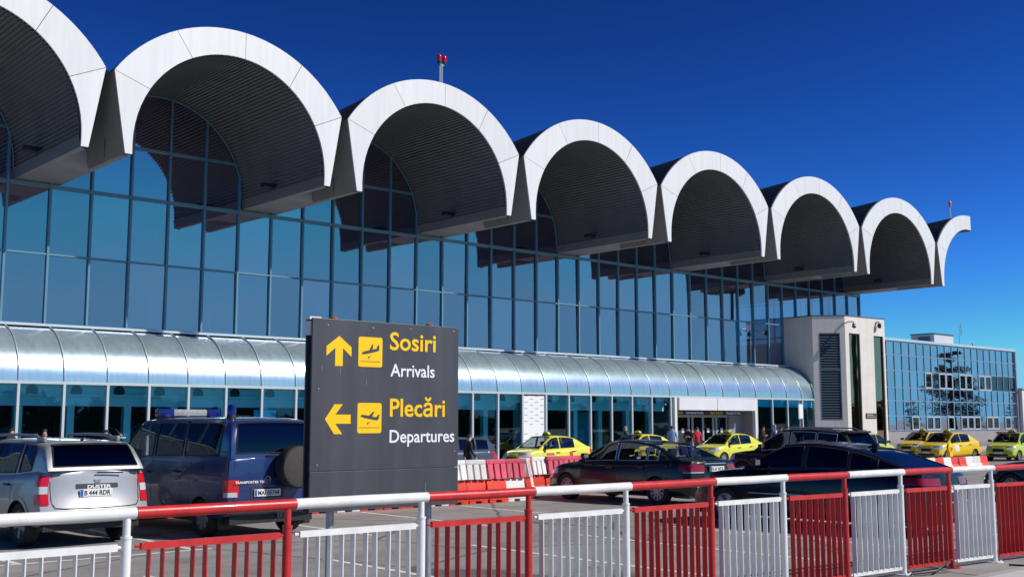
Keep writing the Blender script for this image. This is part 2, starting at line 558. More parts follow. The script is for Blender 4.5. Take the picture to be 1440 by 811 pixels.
def empty(name, loc, rz=0.0):
    o = bpy.data.objects.new(name, None)
    o.empty_display_size = 0.2
    COL.objects.link(o)
    o.location = loc
    o.rotation_euler = (0, 0, rz)
    if rz == 0:
        WL[o.name] = Vector(loc)
    return o


KIDS = {}
def copy_tree(o, loc=None, rz=None, parent=None):
    c = o.copy()
    COL.objects.link(c)
    c.parent = parent
    if loc is not None:
        c.location = loc
    if rz is not None:
        c.rotation_euler = (0, 0, rz)
    for ch in list(o.children):
        copy_tree(ch, parent=c)
    return c


def text_mesh(name, txt, size, m, depth=0.003, bold=0.0, xs=1.0, align='LEFT'):
    cu = bpy.data.curves.new(name, 'FONT')
    cu.body = txt
    cu.size = size
    cu.extrude = depth / 2
    cu.offset = bold
    cu.align_x = align
    cu.resolution_u = 3
    o = bpy.data.objects.new(name, cu)
    COL.objects.link(o)
    dg = bpy.context.evaluated_depsgraph_get()
    me = bpy.data.meshes.new_from_object(o.evaluated_get(dg))
    bpy.data.objects.remove(o)
    bpy.data.curves.remove(cu)
    for v in me.vertices:
        v.co.x *= xs
    me.name = name
    me.materials.clear()
    me.materials.append(MT[m])
    return me


def text_obj(name, txt, size, m, parent, loc, rot=(R(90), 0, 0), **k):
    o = link(name, text_mesh(name, txt, size, m, **k), parent, loc)
    o.rotation_euler = rot
    return o


def lerp(a, b, t):
    return a + (b - a) * t


def interp(tab):
    """monotone cubic through (x, y) sorted by x"""
    tab = sorted(tab)
    xs = [p[0] for p in tab]; ys = [p[1] for p in tab]
    n = len(xs)
    d = [(ys[i + 1] - ys[i]) / (xs[i + 1] - xs[i]) for i in range(n - 1)]
    m = [d[0]] + [0.0 if d[i - 1] * d[i] <= 0 else 2 * d[i - 1] * d[i] / (d[i - 1] + d[i]) for i in range(1, n - 1)] + [d[-1]]
    def f(x):
        if x <= xs[0]: return ys[0]
        if x >= xs[-1]: return ys[-1]
        i = max(k for k in range(n - 1) if xs[k] <= x)
        h = xs[i + 1] - xs[i]; t = (x - xs[i]) / h
        return ((2 * t ** 3 - 3 * t * t + 1) * ys[i] + (t ** 3 - 2 * t * t + t) * h * m[i]
                + (-2 * t ** 3 + 3 * t * t) * ys[i + 1] + (t ** 3 - t * t) * h * m[i + 1])
    return f

# ================================================================ ground
def gz(Y):
    return -0.22 * min(1.0, max(0.0, (Y - 21) / 7.0))

mb = MB()
xs_ = [-3000, -200, -60, 0, 30, 60, 100, 200, 600, 3000]
ys_ = [-3000, -600, -120, -40, -10, 2, 7, 14, 21, 22.4, 24, 26, 28, 34, 50, 90, 160, 600, 3000]
mb.grid([[(x, y, gz(y) - (0.0 if abs(y) < 3001 else 0)) for x in xs_] for y in ys_])
struct(wobj('road', mb, 'asphalt', org=(20, 15, 0)))

# pavement on the camera's side with its kerb
mb = MB()
mb.box(-30, 90, -6, 6.27, 0.0, 0.1)
struct(wobj('pavement', mb, 'concrete', org=(15, 0, 0)))
mb = MB()
for i in range(100):
    mb.bbox(-20 + i, -19.012 + i, 6.275, 6.42, -0.01, 0.104, 0.012)
struct(wobj('kerb', mb, 'kerb', org=(15, 6.35, 0)))

# forecourt pavement along the terminal
mb = MB()
mb.box(-25, 130, 38.4, 43.0, -0.24, -0.1)
struct(wobj('terminal_pavement', mb, 'concrete', org=(30, 40, -0.2)))
mb = MB()
for i in range(70):
    mb.bbox(-12 + i * 1.5, -10.515 + i * 1.5, 38.22, 38.395, -0.24, -0.096, 0.015)
struct(wobj('terminal_kerb', mb, 'kerb', org=(30, 38.3, -0.2)))

# painted bay lines
def line(x0, y0, x1, y1, w=0.11, org=None):
    mb = MB()
    d = Vector((x1 - x0, y1 - y0, 0)); L = d.length; d.normalize()
    n = Vector((-d.y, d.x, 0)) * w / 2
    k = max(2, int(L / 0.8))
    rows = []
    for i in range(k + 1):
        p = Vector((x0, y0, 0)) + d * L * i / k
        z = gz(p.y) + 0.004
        j = random.uniform(-0.006, 0.006)
        rows.append([(p.x - n.x + j, p.y - n.y + j, z), (p.x + n.x + j, p.y + n.y + j, z)])
    mb.grid(rows)
    o = wobj('parking_line', mb, 'line', org=(x0, y0, 0))
    struct(o)
for X in (6.0, 8.6, 11.23, 13.6, 15.95, 18.9, 21.6):
    line(X, 8.9, X, 13.6)
for X in (5.2, 7.75, 10.95, 13.5, 16.2, 18.9, 21.9, 24.6, 27.4, 31.0, 34):
    line(X, 15.85, X, 20.0)
line(2.5, 15.8, 8.0, 15.8)
line(15.6, 12.05, 20.4, 12.05)

# ================================================================ terminal
SC = 1.2
def bz(z): return 1.9 + SC * (z - 1.9)
DG, DF, DS, DSH = 43.2, 36.672, 39.9, 40.8
Z_BASE, Z_MID, Z_TOP, Z_UP = bz(4.95), bz(7.15), bz(9.33), bz(11.04)
MS = 1.3212 * SC
MX0 = 12.25 * SC
AS = 7.85 * SC
AX = [(15.8 + 7.85 * (i - 2)) * SC for i in range(0, 9)]
X_END = 59.78 * SC
X_LEFT = MX0 - 14 * MS

term = empty('airport_terminal', (38.0, 43.2, -0.1))
tag(term, 'long glass airport terminal with a row of white scalloped arches along its roof', 'building')

A_IN, B_IN, C_IN, Z_TIP = 3.2 * SC, 3.25 * SC, bz(9.78), bz(9.45)
R_OUT, C_OUT = 4.57 * SC, bz(9.28)
SH_X, SH_Z = 3.8 * SC, bz(11.82)
TIP_O = 3.4 * SC

def inner_z(dx):
    if abs(dx) >= A_IN: return Z_TIP
    return C_IN + B_IN * math.sqrt(1 - (dx / A_IN) ** 2)

def vault_mesh(a0, a1, right=True, roof_to=58.0):
    """profile in local dx, Y measured from DF, absolute z"""
    mb = MB()
    Y0, YG, YB, YS = 0.0, DG - DF, 57.5 - DF, DS - DF
    # ribbed soffit
    prof = [(-A_IN, Z_TIP)]
    n = 80
    for k in range(n + 1):
        th = PI - (PI * k / n)
        if th < a0: break
        for r in ((0, 0.07), (1, 0.07), (1, 0.0), (2, 0.0)):
            t2 = th - (PI / n) * (0.35 * r[0] if r[0] < 2 else 0.95)
            if t2 < a0 or t2 < 0: continue
            prof.append(((A_IN - r[1]) * math.cos(t2), C_IN + (B_IN - r[1]) * math.sin(t2)))
    if right:
        prof.append((A_IN, Z_TIP))
    mb.grid([[(x, Y0, z) for x, z in prof], [(x, YB, z) for x, z in prof]], 0)
    # outer roof skin
    ang0 = math.asin((SH_Z - C_OUT) / R_OUT)
    ra = [PI - ang0 - (PI - 2 * ang0) * k / 28 for k in range(29)]
    rp = [((R_OUT - 0.1) * math.cos(t), C_OUT + (R_OUT - 0.1) * math.sin(t)) for t in ra if t >= a1 - 1e-6]
    rows = []
    for y, dz in ((0.1, 0.0), (roof_to - DF, -1.6)):
        rows.append([(x, y, z + dz) for x, z in rp])
    mb.grid(rows, 2)
    # seams on the roof
    for k in range(1, len(rp) - 1, 1):
        (x, z) = rp[k]
        c, s_ = x / R_OUT, (z - C_OUT) / R_OUT
        w = 0.02
        mb.add([(x - w * s_, 0.12, z + w * c), (x + w * s_, 0.12, z - w * c), (x + 0.06 * c, 0.12, z + 0.06 * s_),
                (x - w * s_, roof_to - DF, z + w * c - 1.6), (x + w * s_, roof_to - DF, z - w * c - 1.6), (x + 0.06 * c, roof_to - DF, z + 0.06 * s_ - 1.6)],
               [(0, 2, 5, 3), (2, 1, 4, 5)], 2)
    half = AS / 2
    for sg in ((-1, 1) if right else (-1,)):
        # leg side faces in the slot
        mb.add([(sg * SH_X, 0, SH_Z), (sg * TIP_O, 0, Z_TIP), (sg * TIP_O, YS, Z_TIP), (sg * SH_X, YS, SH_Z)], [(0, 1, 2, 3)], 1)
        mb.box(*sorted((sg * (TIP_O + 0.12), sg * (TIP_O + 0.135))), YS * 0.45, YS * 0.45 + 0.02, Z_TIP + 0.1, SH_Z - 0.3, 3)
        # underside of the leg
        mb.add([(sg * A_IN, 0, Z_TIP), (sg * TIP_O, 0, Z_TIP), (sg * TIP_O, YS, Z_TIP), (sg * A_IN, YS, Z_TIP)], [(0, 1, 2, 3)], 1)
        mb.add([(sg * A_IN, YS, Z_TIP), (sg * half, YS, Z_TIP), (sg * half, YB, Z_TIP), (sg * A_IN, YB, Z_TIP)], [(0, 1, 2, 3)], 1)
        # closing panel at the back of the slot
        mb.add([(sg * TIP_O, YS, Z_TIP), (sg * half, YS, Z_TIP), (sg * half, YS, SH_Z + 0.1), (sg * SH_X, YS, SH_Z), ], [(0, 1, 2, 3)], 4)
        # valley gutter
        mb.add([(sg * SH_X, 0.1, SH_Z - 0.05), (sg * half, 0.1, SH_Z - 0.05), (sg * half, roof_to - DF, SH_Z - 1.6), (sg * SH_X, roof_to - DF, SH_Z - 1.6)], [(0, 1, 2, 3)], 2)
    return mb

def ring_pt_out(th): return (R_OUT * math.cos(th), C_OUT + R_OUT * math.sin(th))
def ring_pt_in(th): return (A_IN * math.cos(th), C_IN + B_IN * math.sin(th))
def ang_out(dx): return math.acos(max(-1, min(1, dx * SC / R_OUT)))
def ang_in(dx): return math.acos(max(-1, min(1, dx * SC / A_IN)))
BND = [(-3.8, -2.74), (-1.97, -1.47), (0.27, 0.27), (2.26, 1.84), (3.8, 2.80)]

def ring_poly(o0, i0, o1, i1, n=9):
    out = [ring_pt_out(lerp(o0, o1, k / n)) for k in range(n + 1)]
    inn = [ring_pt_in(lerp(i0, i1, k / n)) for k in range(n + 1)]
    return out, inn

def strip_prism(mb, out, inn, y0, y1, mi=0):
    n = len(out)
    f = [(x, y0, z) for x, z in out]; g = [(x, y0, z) for x, z in inn]
    fb = [(x, y1, z) for x, z in out]; gb = [(x, y1, z) for x, z in inn]
    mb.grid([f, g], mi); mb.grid([fb, gb], mi); mb.grid([f, fb], mi); mb.grid([g, gb], mi)
    mb.add([f[0], g[0], gb[0], fb[0], f[-1], g[-1], gb[-1], fb[-1]], [(0, 1, 2, 3), (4, 5, 6, 7)], mi)

def leg_strip(sg, n=7):
    """the fascia leg between the shoulder joint and the tip"""
    o0, o1 = (sg * SH_X, SH_Z), (sg * TIP_O, Z_TIP)
    i0a = ang_in(2.80 * sg if sg > 0 else -2.74)
    i1a = 0.0 if sg > 0 else PI
    out = [(lerp(o0[0], o1[0], k / n), lerp(o0[1], o1[1], k / n)) for k in range(n + 1)]
    inn = [ring_pt_in(lerp(i0a, i1a, k / (n - 1))) for k in range(n)] + [(sg * (A_IN - 0.006), Z_TIP)]
    return out, inn

def fascia_panels(full=True):
    res = []
    def gap(out, inn, e=0.011):
        def pull(p, q):                 # move p towards q by e
            d = Vector((q[0] - p[0], q[1] - p[1])); d *= e / max(d.length, 1e-6)
            return (p[0] + d.x, p[1] + d.y)
        out = list(out); inn = list(inn)
        out[0], out[-1] = pull(out[0], out[1]), pull(out[-1], out[-2])
        inn[0], inn[-1] = pull(inn[0], inn[1]), pull(inn[-1], inn[-2])
        return out, inn
    segs = [leg_strip(-1)]
    for (a, b), (c, d) in zip(BND[:-1], BND[1:]):
        segs.append(ring_poly(ang_out(a), ang_in(b), ang_out(c), ang_in(d)))
    segs.append(leg_strip(1))
    if not full:
        segs = segs[:3]
    for out, inn in segs:
        mb = MB()
        out, inn = gap(out, inn)
        strip_prism(mb, out, inn, -0.06, 0.03)
        res.append(mb.mesh('fascia_panel', 'fascia', smooth=40))
    return res

def backing(mb, full=True):
    segs = [leg_strip(-1), ring_poly(ang_out(-3.8), ang_in(-2.74), ang_out(0.27), ang_in(0.27), 24)]
    if full:
        segs += [ring_poly(ang_out(0.27), ang_in(0.27), ang_out(3.8), ang_in(2.8), 24), leg_strip(1)]
    for out, inn in segs:
        strip_prism(mb, [(x * 0.998, z - 0.02) for x, z in out], [(x, z + 0.012) for x, z in inn], 0.032, 0.16, 3)

vm = vault_mesh(0.0, 0.0)
backing(vm)
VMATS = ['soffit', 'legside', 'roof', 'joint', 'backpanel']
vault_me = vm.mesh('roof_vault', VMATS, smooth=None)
panels = fascia_panels()
th_cut = ang_in(0.27)
vh = vault_mesh(th_cut, ang_out(0.27), right=False, roof_to=56.0)
backing(vh, False)
# end face of the half vault
vh.add([(0.27 * SC, 0.1, C_OUT + R_OUT - 0.12), (0.27 * SC, 0.1, C_IN + B_IN + 0.02), (0.27 * SC, 20, C_IN + B_IN + 0.02), (0.27 * SC, 20, C_OUT + R_OUT - 1.7)], [(0, 1, 2, 3)], 4)
half_me = vh.mesh('roof_vault', VMATS, smooth=None)
panels_h = fascia_panels(False)
spot = MB()
spot.bbox(-0.26, 0.26, -0.16, 0.16, -0.09, 0.09, 0.03)
spot.cyl((0.2, 0, 0.02), (0.42, 0, 0.08), 0.035, n=8)
spot_me = spot.mesh('floodlight', 'black', smooth=30)
for i, x in enumerate(AX):
    full = i < 8
    v = winst('roof_vault', vault_me if full else half_me, (x, DF, 0), term)
    for pm in (panels if full else panels_h):
        winst('fascia_panel', pm, (x, DF, 0), v)
    if full:
        winst('floodlight', spot_me, (x + A_IN - 0.42, DG - 2.9, C_IN + 0.12), v)

# ---------------------------------------------------------------- upper curtain wall
mb = MB()
mb.box(X_LEFT, X_END, DG - 0.16, DG + 0.03, Z_BASE - 0.14, Z_BASE)
for z, hgt in ((Z_MID, 0.035), (Z_TOP, 0.07)):
    mb.box(X_LEFT, X_END, DG - 0.08, DG + 0.03, z - hgt, z + hgt)
for x in AX[:8]:                                    # bars that close the arches
    w = A_IN * math.sqrt(max(0, 1 - ((Z_UP - C_IN) / B_IN) ** 2))
    mb.box(x - w, x + w, DG - 0.10, DG + 0.03, Z_UP - 0.05, Z_UP + 0.05)
    pts = [(x + (A_IN - 0.09) * math.cos(t), DG - 0.05, C_IN + (B_IN - 0.09) * math.sin(t)) for t in [PI * k / 24 for k in range(25)]]
    mb.tube(pts, 0.035, 6)
wall = wobj('curtain_wall', mb, 'mullion', term, org=(38, DG, Z_BASE))
ncol = int(round((X_END - X_LEFT) / MS))

def arch_at(X):
    i = min(range(8), key=lambda k: abs(AX[k] - X))
    d = X - AX[i]
    return inner_z(d) if abs(d) < A_IN else Z_TIP

pane_me = {}
def rect_pane(w, h):
    k = (round(w, 3), round(h, 3))
    if k not in pane_me:
        q = MB().add([(-w / 2, 0, 0), (w / 2, 0, 0), (w / 2, 0, h), (-w / 2, 0, h)], [(0, 1, 2, 3)])
        pane_me[k] = q.mesh('glass_pane', 'glass_up', fix=False)
    return pane_me[k]

mull_me = {}
def mullion(X, z0, z1, y, parent, m, w=0.04, d=0.10):
    k = (round(z1 - z0, 2), m, w)
    if k not in mull_me:
        mull_me[k] = MB().box(-w, w, -d, 0.02, 0, z1 - z0).mesh('mullion', m)
    return winst('mullion', mull_me[k], (X, y, z0), parent)

for c in range(ncol + 1):
    X = X_LEFT + c * MS
    top = max(arch_at(X) - 0.02, Z_TIP)
    mullion(X, Z_BASE, top, DG, wall, 'mullion')
def tilt(o):                                        # panes never sit perfectly flush
    o.rotation_euler = (random.gauss(0, 0.0045), 0, random.gauss(0, 0.0045))
    return o
for c in range(ncol):
    X = X_LEFT + (c + 0.5) * MS
    for z0, z1 in ((Z_BASE, Z_MID), (Z_MID, Z_TOP)):
        tilt(winst('glass_pane', rect_pane(MS - 0.02, z1 - z0 - 0.02), (X, DG + 0.012, z0 + 0.01), wall))
    for z0, z1 in ((Z_TOP, Z_UP), (Z_UP, 30)):
        n = 6
        xs = [X - MS / 2 + 0.01 + (MS - 0.02) * k / n for k in range(n + 1)]
        tops = [min(z1 - 0.01, arch_at(x)) for x in xs]
        if max(tops) <= z0 + 0.12: continue
        q = MB()
        for k in range(n):
            if tops[k] > z0 + 0.02 or tops[k + 1] > z0 + 0.02:
                q.add([(xs[k], DG + 0.012, z0 + 0.01), (xs[k + 1], DG + 0.012, z0 + 0.01), (xs[k + 1], DG + 0.012, max(z0 + 0.012, tops[k + 1])), (xs[k], DG + 0.012, max(z0 + 0.012, tops[k]))], [(0, 1, 2, 3)])
        wobj('glass_pane', q, 'glass_up', wall, org=(X, DG + 0.012, z0), fix=False)

# end wall of the upper storey
mb = MB()
for k in range(6):
    y = DG + 0.05 + k * 2.4
    mb.box(X_END - 0.05, X_END + 0.06, y - 0.05, y + 0.05, Z_BASE - 0.1, Z_TIP)
for z in (Z_BASE, Z_MID, Z_TOP):
    mb.box(X_END - 0.04, X_END + 0.05, DG + 0.1, 55.2, z - 0.05, z + 0.05)
side = wobj('end_wall', mb, 'mullion', term, org=(X_END, 49, Z_BASE))
for k in range(5):
    for z0, z1 in ((Z_BASE, Z_MID), (Z_MID, Z_TOP)):
        y = DG + 0.05 + k * 2.4
        q = MB().add([(X_END, y + 0.05, z0 + 0.05), (X_END, y + 2.35, z0 + 0.05), (X_END, y + 2.35, z1 - 0.05), (X_END, y + 0.05, z1 - 0.05)], [(0, 1, 2, 3)])
        wobj('glass_pane', q, 'glass_low', side, org=(X_END, y + 1.2, z0), fix=False)

# interior of the upper storey
mb = MB()
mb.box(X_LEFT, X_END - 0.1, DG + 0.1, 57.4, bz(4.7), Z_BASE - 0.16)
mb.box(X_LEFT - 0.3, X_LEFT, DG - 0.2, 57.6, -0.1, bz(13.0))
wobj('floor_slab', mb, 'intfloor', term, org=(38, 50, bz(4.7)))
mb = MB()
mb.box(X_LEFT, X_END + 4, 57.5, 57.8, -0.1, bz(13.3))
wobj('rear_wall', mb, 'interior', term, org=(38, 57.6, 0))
# blinds and pale blocks just behind the glass
blind_k = 0
for c in range(10, ncol):
    if random.random() < 0.45:
        X = X_LEFT + (c + random.choice((0.22, 0.75))) * MS
        w_ = random.uniform(0.25, 0.6); z0 = Z_BASE + 0.02
        h_ = random.choice((1.6, 2.1, 2.4)) * random.uniform(0.85, 1.05)
        wobj('blind', MB().box(X - w_ / 2, X + w_ / 2, DG + 0.10, DG + 0.12, z0, z0 + h_), 'intlight', term, org=(X, DG + 0.36, z0))
for X, z0, w_, h_ in ((19.6, 9.0, 0.9, 0.75), (20.9, 8.45, 0.7, 0.8), (22.0, 8.4, 0.5, 0.6), (29.9, 8.5, 0.25, 0.7), (31.3, 8.5, 0.5, 0.75), (47.5, 5.7, 0.4, 1.9), (52.4, 5.7, 0.5, 2.2), (55.3, 5.7, 0.3, 2.2)):
    wobj('pale_block', MB().box(X - w_ / 2, X + w_ / 2, DG + 0.6, DG + 0.65, z0, z0 + h_), 'intlight', term, org=(X, DG + 0.6, z0))  # plain white blocks standing in for sunlit shapes in the panes
colm = MB().cyl((0, 0, 0), (0, 0, Z_TIP - Z_BASE - 0.0), 0.28, n=16).mesh('column', 'intlight', smooth=40)
for x in AX[:8]:
    winst('column', colm, (x + AS / 2, DG + 3.5, Z_BASE - 0.15), term)

# ---------------------------------------------------------------- curved canopy over the pavement
CZ0, CZ1 = bz(3.08), bz(4.82)
def cpt(t, r=0.0):                                  # t = 0 at the lower edge
    a = t * PI / 2
    return (DG - 0.17 - (DG - 0.17 - DSH + r) * math.cos(a), CZ0 + (CZ1 - CZ0 + r) * math.sin(a))
X_CAN0, X_CAN1 = X_LEFT, 62.0
mb = MB()
mb.box(X_CAN0, X_CAN1 + 0.04, DSH - 0.07, DSH + 0.06, CZ0 - 0.1, CZ0 - 0.002)
mb.box(X_CAN0, X_CAN1, DG - 0.62, DG - 0.165, CZ1 + 0.012, CZ1 + 0.10)
can = wobj('canopy', mb, 'silverframe', term, org=(38, DSH, CZ0))
NP = 14
q = MB().grid([[(-MS / 2 + 0.012, *cpt(k / NP)) for k in range(NP + 1)], [(MS / 2 - 0.012, *cpt(k / NP)) for k in range(NP + 1)]])
canp_me = q.mesh('canopy_panel', 'canopy', org=(0, DSH, CZ0), smooth=60)
q = MB().tube([(0, *cpt(k / NP, 0.012)) for k in range(NP + 1)], 0.032, 6)
canr_me = q.mesh('canopy_rib', 'canopyrib', org=(0, DSH, CZ0), smooth=60)
nc = int((X_CAN1 - X_CAN0) / MS)
for c in range(nc + 1):
    X = X_CAN0 + (c + 0.5) * MS
    if X < X_CAN1:
        o = winst('canopy_panel', canp_me, (X, DSH, CZ0), can)
        o.rotation_euler = (random.gauss(0, 0.004), random.gauss(0, 0.002), random.gauss(0, 0.003))
    winst('canopy_rib', canr_me, (X - MS / 2, DSH, CZ0), can)
q = MB()
pr = [(X_CAN1 + 0.03, *cpt(k / NP, 0.03)) for k in range(NP + 1)]
q.tube(pr, 0.07, 8)
q.add([(X_CAN1 - 0.02, DG - 0.2, CZ0)] + [(X_CAN1 - 0.02, y, z) for x, y, z in pr], [[0] + list(range(1, NP + 2))])
wobj('canopy_end', q, 'mullion', can, org=(X_CAN1, DSH, CZ0), smooth=50)

# ---------------------------------------------------------------- ground-floor glazing
ENT0, ENT1 = 48.35, 55.75
mb = MB()
mb.box(X_LEFT, ENT0, DSH - 0.05, DSH + 0.05, -0.1, 0.05)
mb.box(ENT1, X_CAN1, DSH - 0.05, DSH + 0.05, -0.1, 0.05)
shop = wobj('ground_floor_glazing', mb, 'silverframe', term, org=(38, DSH, -0.1))
GZ1 = CZ0 - 0.102
low_me = {}
def low_pane(w, m='glass_low'):
    k = (round(w, 2), m)
    if k not in low_me:
        low_me[k] = MB().add([(-w / 2, 0, 0), (w / 2, 0, 0), (w / 2, 0, GZ1 - 0.05), (-w / 2, 0, GZ1 - 0.05)], [(0, 1, 2, 3)]).mesh('glass_pane', m, fix=False)
    return low_me[k]
c = 0
while True:
    X0 = X_LEFT + c * MS; X1 = X0 + MS; c += 1
    if X0 > X_CAN1 - 0.3: break
    X1 = min(X1, X_CAN1)
    if X0 < ENT0 - 0.2 or X0 > ENT1 - 0.9:
        mullion(max(X0, ENT1 + 0.1) if X0 > ENT1 - 0.9 and X0 < ENT1 else X0, 0.05, GZ1, DSH + 0.02, shop, 'silverframe', 0.045, 0.1)
    if X1 < ENT0 + 0.6 or X0 > ENT1 - 0.9:
        xa, xb = (max(X0, ENT1 + 0.1) if X0 > ENT1 - 0.9 else X0), (min(X1, ENT0 - 0.1) if X1 < ENT0 + 0.6 else X1)
        if 36.2 < xa < 36.9: continue
        if xb - xa > 0.2:
            tilt(winst('glass_pane', low_pane(xb - xa - 0.02), ((xa + xb) / 2, DSH + 0.03, 0.05), shop))
k_ = round((36.5 - X_LEFT) / MS)
q = MB().box(X_LEFT + k_ * MS + 0.05, X_LEFT + (k_ + 1) * MS - 0.05, DSH + 0.0, DSH + 0.04, 0.05, GZ1 - 0.06)
ps = wobj('printed_screen', q, 'dash', shop, org=(X_LEFT + k_ * MS, DSH, 0.05))
q = MB()
for r_ in range(19):
    z = 3.12 - 0.155 * r_
    if 1.3 < z < 1.6: continue
    for c_ in range(2):
        x = X_LEFT + k_ * MS + 0.12 + 0.72 * c_ + (0.36 if r_ % 2 else 0.0) + random.uniform(-0.01, 0.01)
        q.add([(x, DSH - 0.003, z), (x + 0.26, DSH - 0.003, z + 0.01), (x + 0.24, DSH - 0.003, z + 0.045), (x + 0.05, DSH - 0.003, z + 0.04)], [(0, 1, 2, 3)])
o = wobj('printed_dashes', q, 'dashgrey', ps, org=(X_LEFT + k_ * MS, DSH, 0.05), fix=False)
o['kind'] = 'stuff'

# what stands behind the ground-floor glass
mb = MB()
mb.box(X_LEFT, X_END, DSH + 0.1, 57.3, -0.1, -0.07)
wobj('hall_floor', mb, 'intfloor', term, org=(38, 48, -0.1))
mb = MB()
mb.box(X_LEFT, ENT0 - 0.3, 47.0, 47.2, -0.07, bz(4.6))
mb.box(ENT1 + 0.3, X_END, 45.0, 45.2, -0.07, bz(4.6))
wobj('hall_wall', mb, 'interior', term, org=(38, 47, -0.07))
mb = MB()
mb.box(X_LEFT, ENT0 - 0.4, 41.2, 41.3, 2.45, CZ0 + 0.3)
mb.box(X_LEFT, ENT0 - 0.4, 41.05, 41.14, 2.80, 2.88)
bulk = wobj('bulkhead', mb, 'intlight', term, org=(38, 42.4, 2.55))
disc = MB().cyl((0, 0, 0), (0, -0.06, 0), 0.2, n=16).mesh('air_outlet', 'black', smooth=40)
icol = MB().bbox(-0.14, 0.14, -0.14, 0.14, 0, CZ0 + 0.4, 0.02).mesh('hall_column', 'intlight')
X = X_LEFT + 0.6
while X < ENT0 - 0.6:
    winst('air_outlet', disc, (X, 41.2, 3.0), bulk)
    X += MS
X = X_LEFT + 1.0; k = 0
while X < ENT0 - 0.6:
    winst('hall_column', icol, (X + (0.25 if k % 2 else 0), 41.42, -0.07), term)
    X += MS * (1.5 if k % 2 else 1.0); k += 1
mb = MB()
mb.box(ENT1 + 0.2, X_CAN1, DSH + 0.12, DSH + 0.16, CZ0 - 0.55, CZ0 - 0.1)
mb.box(22.4, 23.4, DSH + 0.14, DSH + 0.2, 0.9, 2.35)
wobj('blue_band', mb, 'cyan', term, org=(ENT1, DSH + 0.14, 2.8))
mb = MB()
mb.box(39.4, 41.2, 43.6, 43.8, -0.07, 2.4)
mb.box(42.6, 44.2, 43.4, 43.6, -0.07, 2.4)
mb.box(30.2, 31.0, 43.6, 43.8, -0.07, 2.2)
wobj('hall_partition', mb, cloth('partition_blue', (0.05, 0.34, 0.52)), term, org=(41, 43.6, -0.07))

# ---------------------------------------------------------------- entrance
ent = term
for x in (ENT0, ENT1):
    q = MB().bbox(x - 0.1, x + 0.1, DSH - 0.12, DSH + 0.1, -0.1, CZ0 - 0.105, 0.015)
    wobj('door_jamb', q, 'fascia', ent, org=(x, DSH, -0.1))
for x0, x1 in ((48.55, 51.93), (51.97, 55.55)):
    q = MB().bbox(x0, x1, DSH - 0.2, DSH - 0.05, 2.52, CZ0 - 0.11, 0.02)
    wobj('header_panel', q, 'entrypanel', ent, org=(x0, DSH, 2.5))
q = MB()
q.box(ENT0 + 0.1, ENT1 - 0.1, DSH + 0.1, 43.0, 2.55, 2.65)
wobj('porch_ceiling', q, 'entrywall', ent, org=(52, 42, 2.6))
q = MB()
q.box(ENT1 - 0.1, ENT1 + 0.1, DSH + 0.11, 43.0, -0.1, 2.55)
q.box(54.35, ENT1 - 0.1, 41.65, 41.85, -0.1, 2.55)
wobj('porch_wall', q, 'entrywall', ent, org=(ENT1, 42, -0.1))
q = MB()
q.box(ENT0 - 0.1, ENT0 + 0.1, DSH + 0.11, 43.0, -0.1, 2.55)
wobj('porch_wall', q, 'entrywall', ent, org=(ENT1, 42, -0.1))
q = MB().box(48.6, 54.5, DSH + 0.12, DSH + 0.2, 2.26, 2.52)
sb = wobj('sign_board', q, 'black', ent, org=(48.6, DSH + 0.12, 2.26))
for t, x, m, xsx in (('Sosiri', 48.75, 'signyellow', 1.0), ('International Arrivals', 49.5, 'signwhite', 0.86), ('Sosiri interne', 51.65, 'signyellow', 1.0), ('Domestic Arrivals', 53.15, 'signwhite', 0.86)):
    me = text_mesh('sign_text', t, 0.21, m, bold=0.004, xs=xsx)
    o = link('sign_text', me, sb, (x - 48.6, -0.004, 0.06)); o.rotation_euler = (R(90), 0, 0)
X = 48.5
DY = 41.75
for w_, kind in ((1.15, 'p'), (1.05, 'd'), (0.35, 'p'), (0.95, 'd'), (0.95, 'd'), (0.3, 'p'), (1.0, 'd')):
    q = MB(); y = DY; z1 = 2.2; fr = 0.07
    q.box(X + 0.01, X + fr, y - 0.03, y + 0.05, -0.08, z1); q.box(X + w_ - fr, X + w_ - 0.01, y - 0.03, y + 0.05, -0.08, z1)
    q.box(X + fr, X + w_ - fr, y - 0.03, y + 0.05, z1 - fr, z1); q.box(X + fr, X + w_ - fr, y - 0.03, y + 0.05, -0.08, 0.08)
    d = wobj('door' if kind == 'd' else 'side_light', q, 'doorframe', ent, org=(X, y, -0.08))
    g = MB().add([(X + fr, y + 0.01, 0.08), (X + w_ - fr, y + 0.01, 0.08), (X + w_ - fr, y + 0.01, z1 - fr), (X + fr, y + 0.01, z1 - fr)], [(0, 1, 2, 3)])
    wobj('glass_pane', g, 'glass_dark', d, org=(X, y, 0.08), fix=False)
    if kind == 'd':
        h_ = MB().tube([(X + w_ - 0.14, y - 0.03, 0.9), (X + w_ - 0.14, y - 0.09, 0.92), (X + w_ - 0.14, y - 0.09, 1.38), (X + w_ - 0.14, y - 0.03, 1.4)], 0.017, 6)
        wobj('handle', h_, 'chrome', d, org=(X + w_, y, 0.9), smooth=40)
        st = MB().box(X + w_ / 2 - 0.1, X + w_ / 2 + 0.1, y - 0.012, y - 0.004, 1.25, 1.5)
        wobj('notice', st, 'plate', d, org=(X, y, 1.3))
    X += w_
q = MB().box(48.5, 54.35, 41.71, 41.83, 2.205, 2.55)
wobj('transom_panel', q, 'doorframe', ent, org=(48.5, 42.7, 2.2))
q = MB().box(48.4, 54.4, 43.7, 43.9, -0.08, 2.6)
wobj('vestibule_wall', q, 'interior', ent, org=(48.5, 44.6, 0))

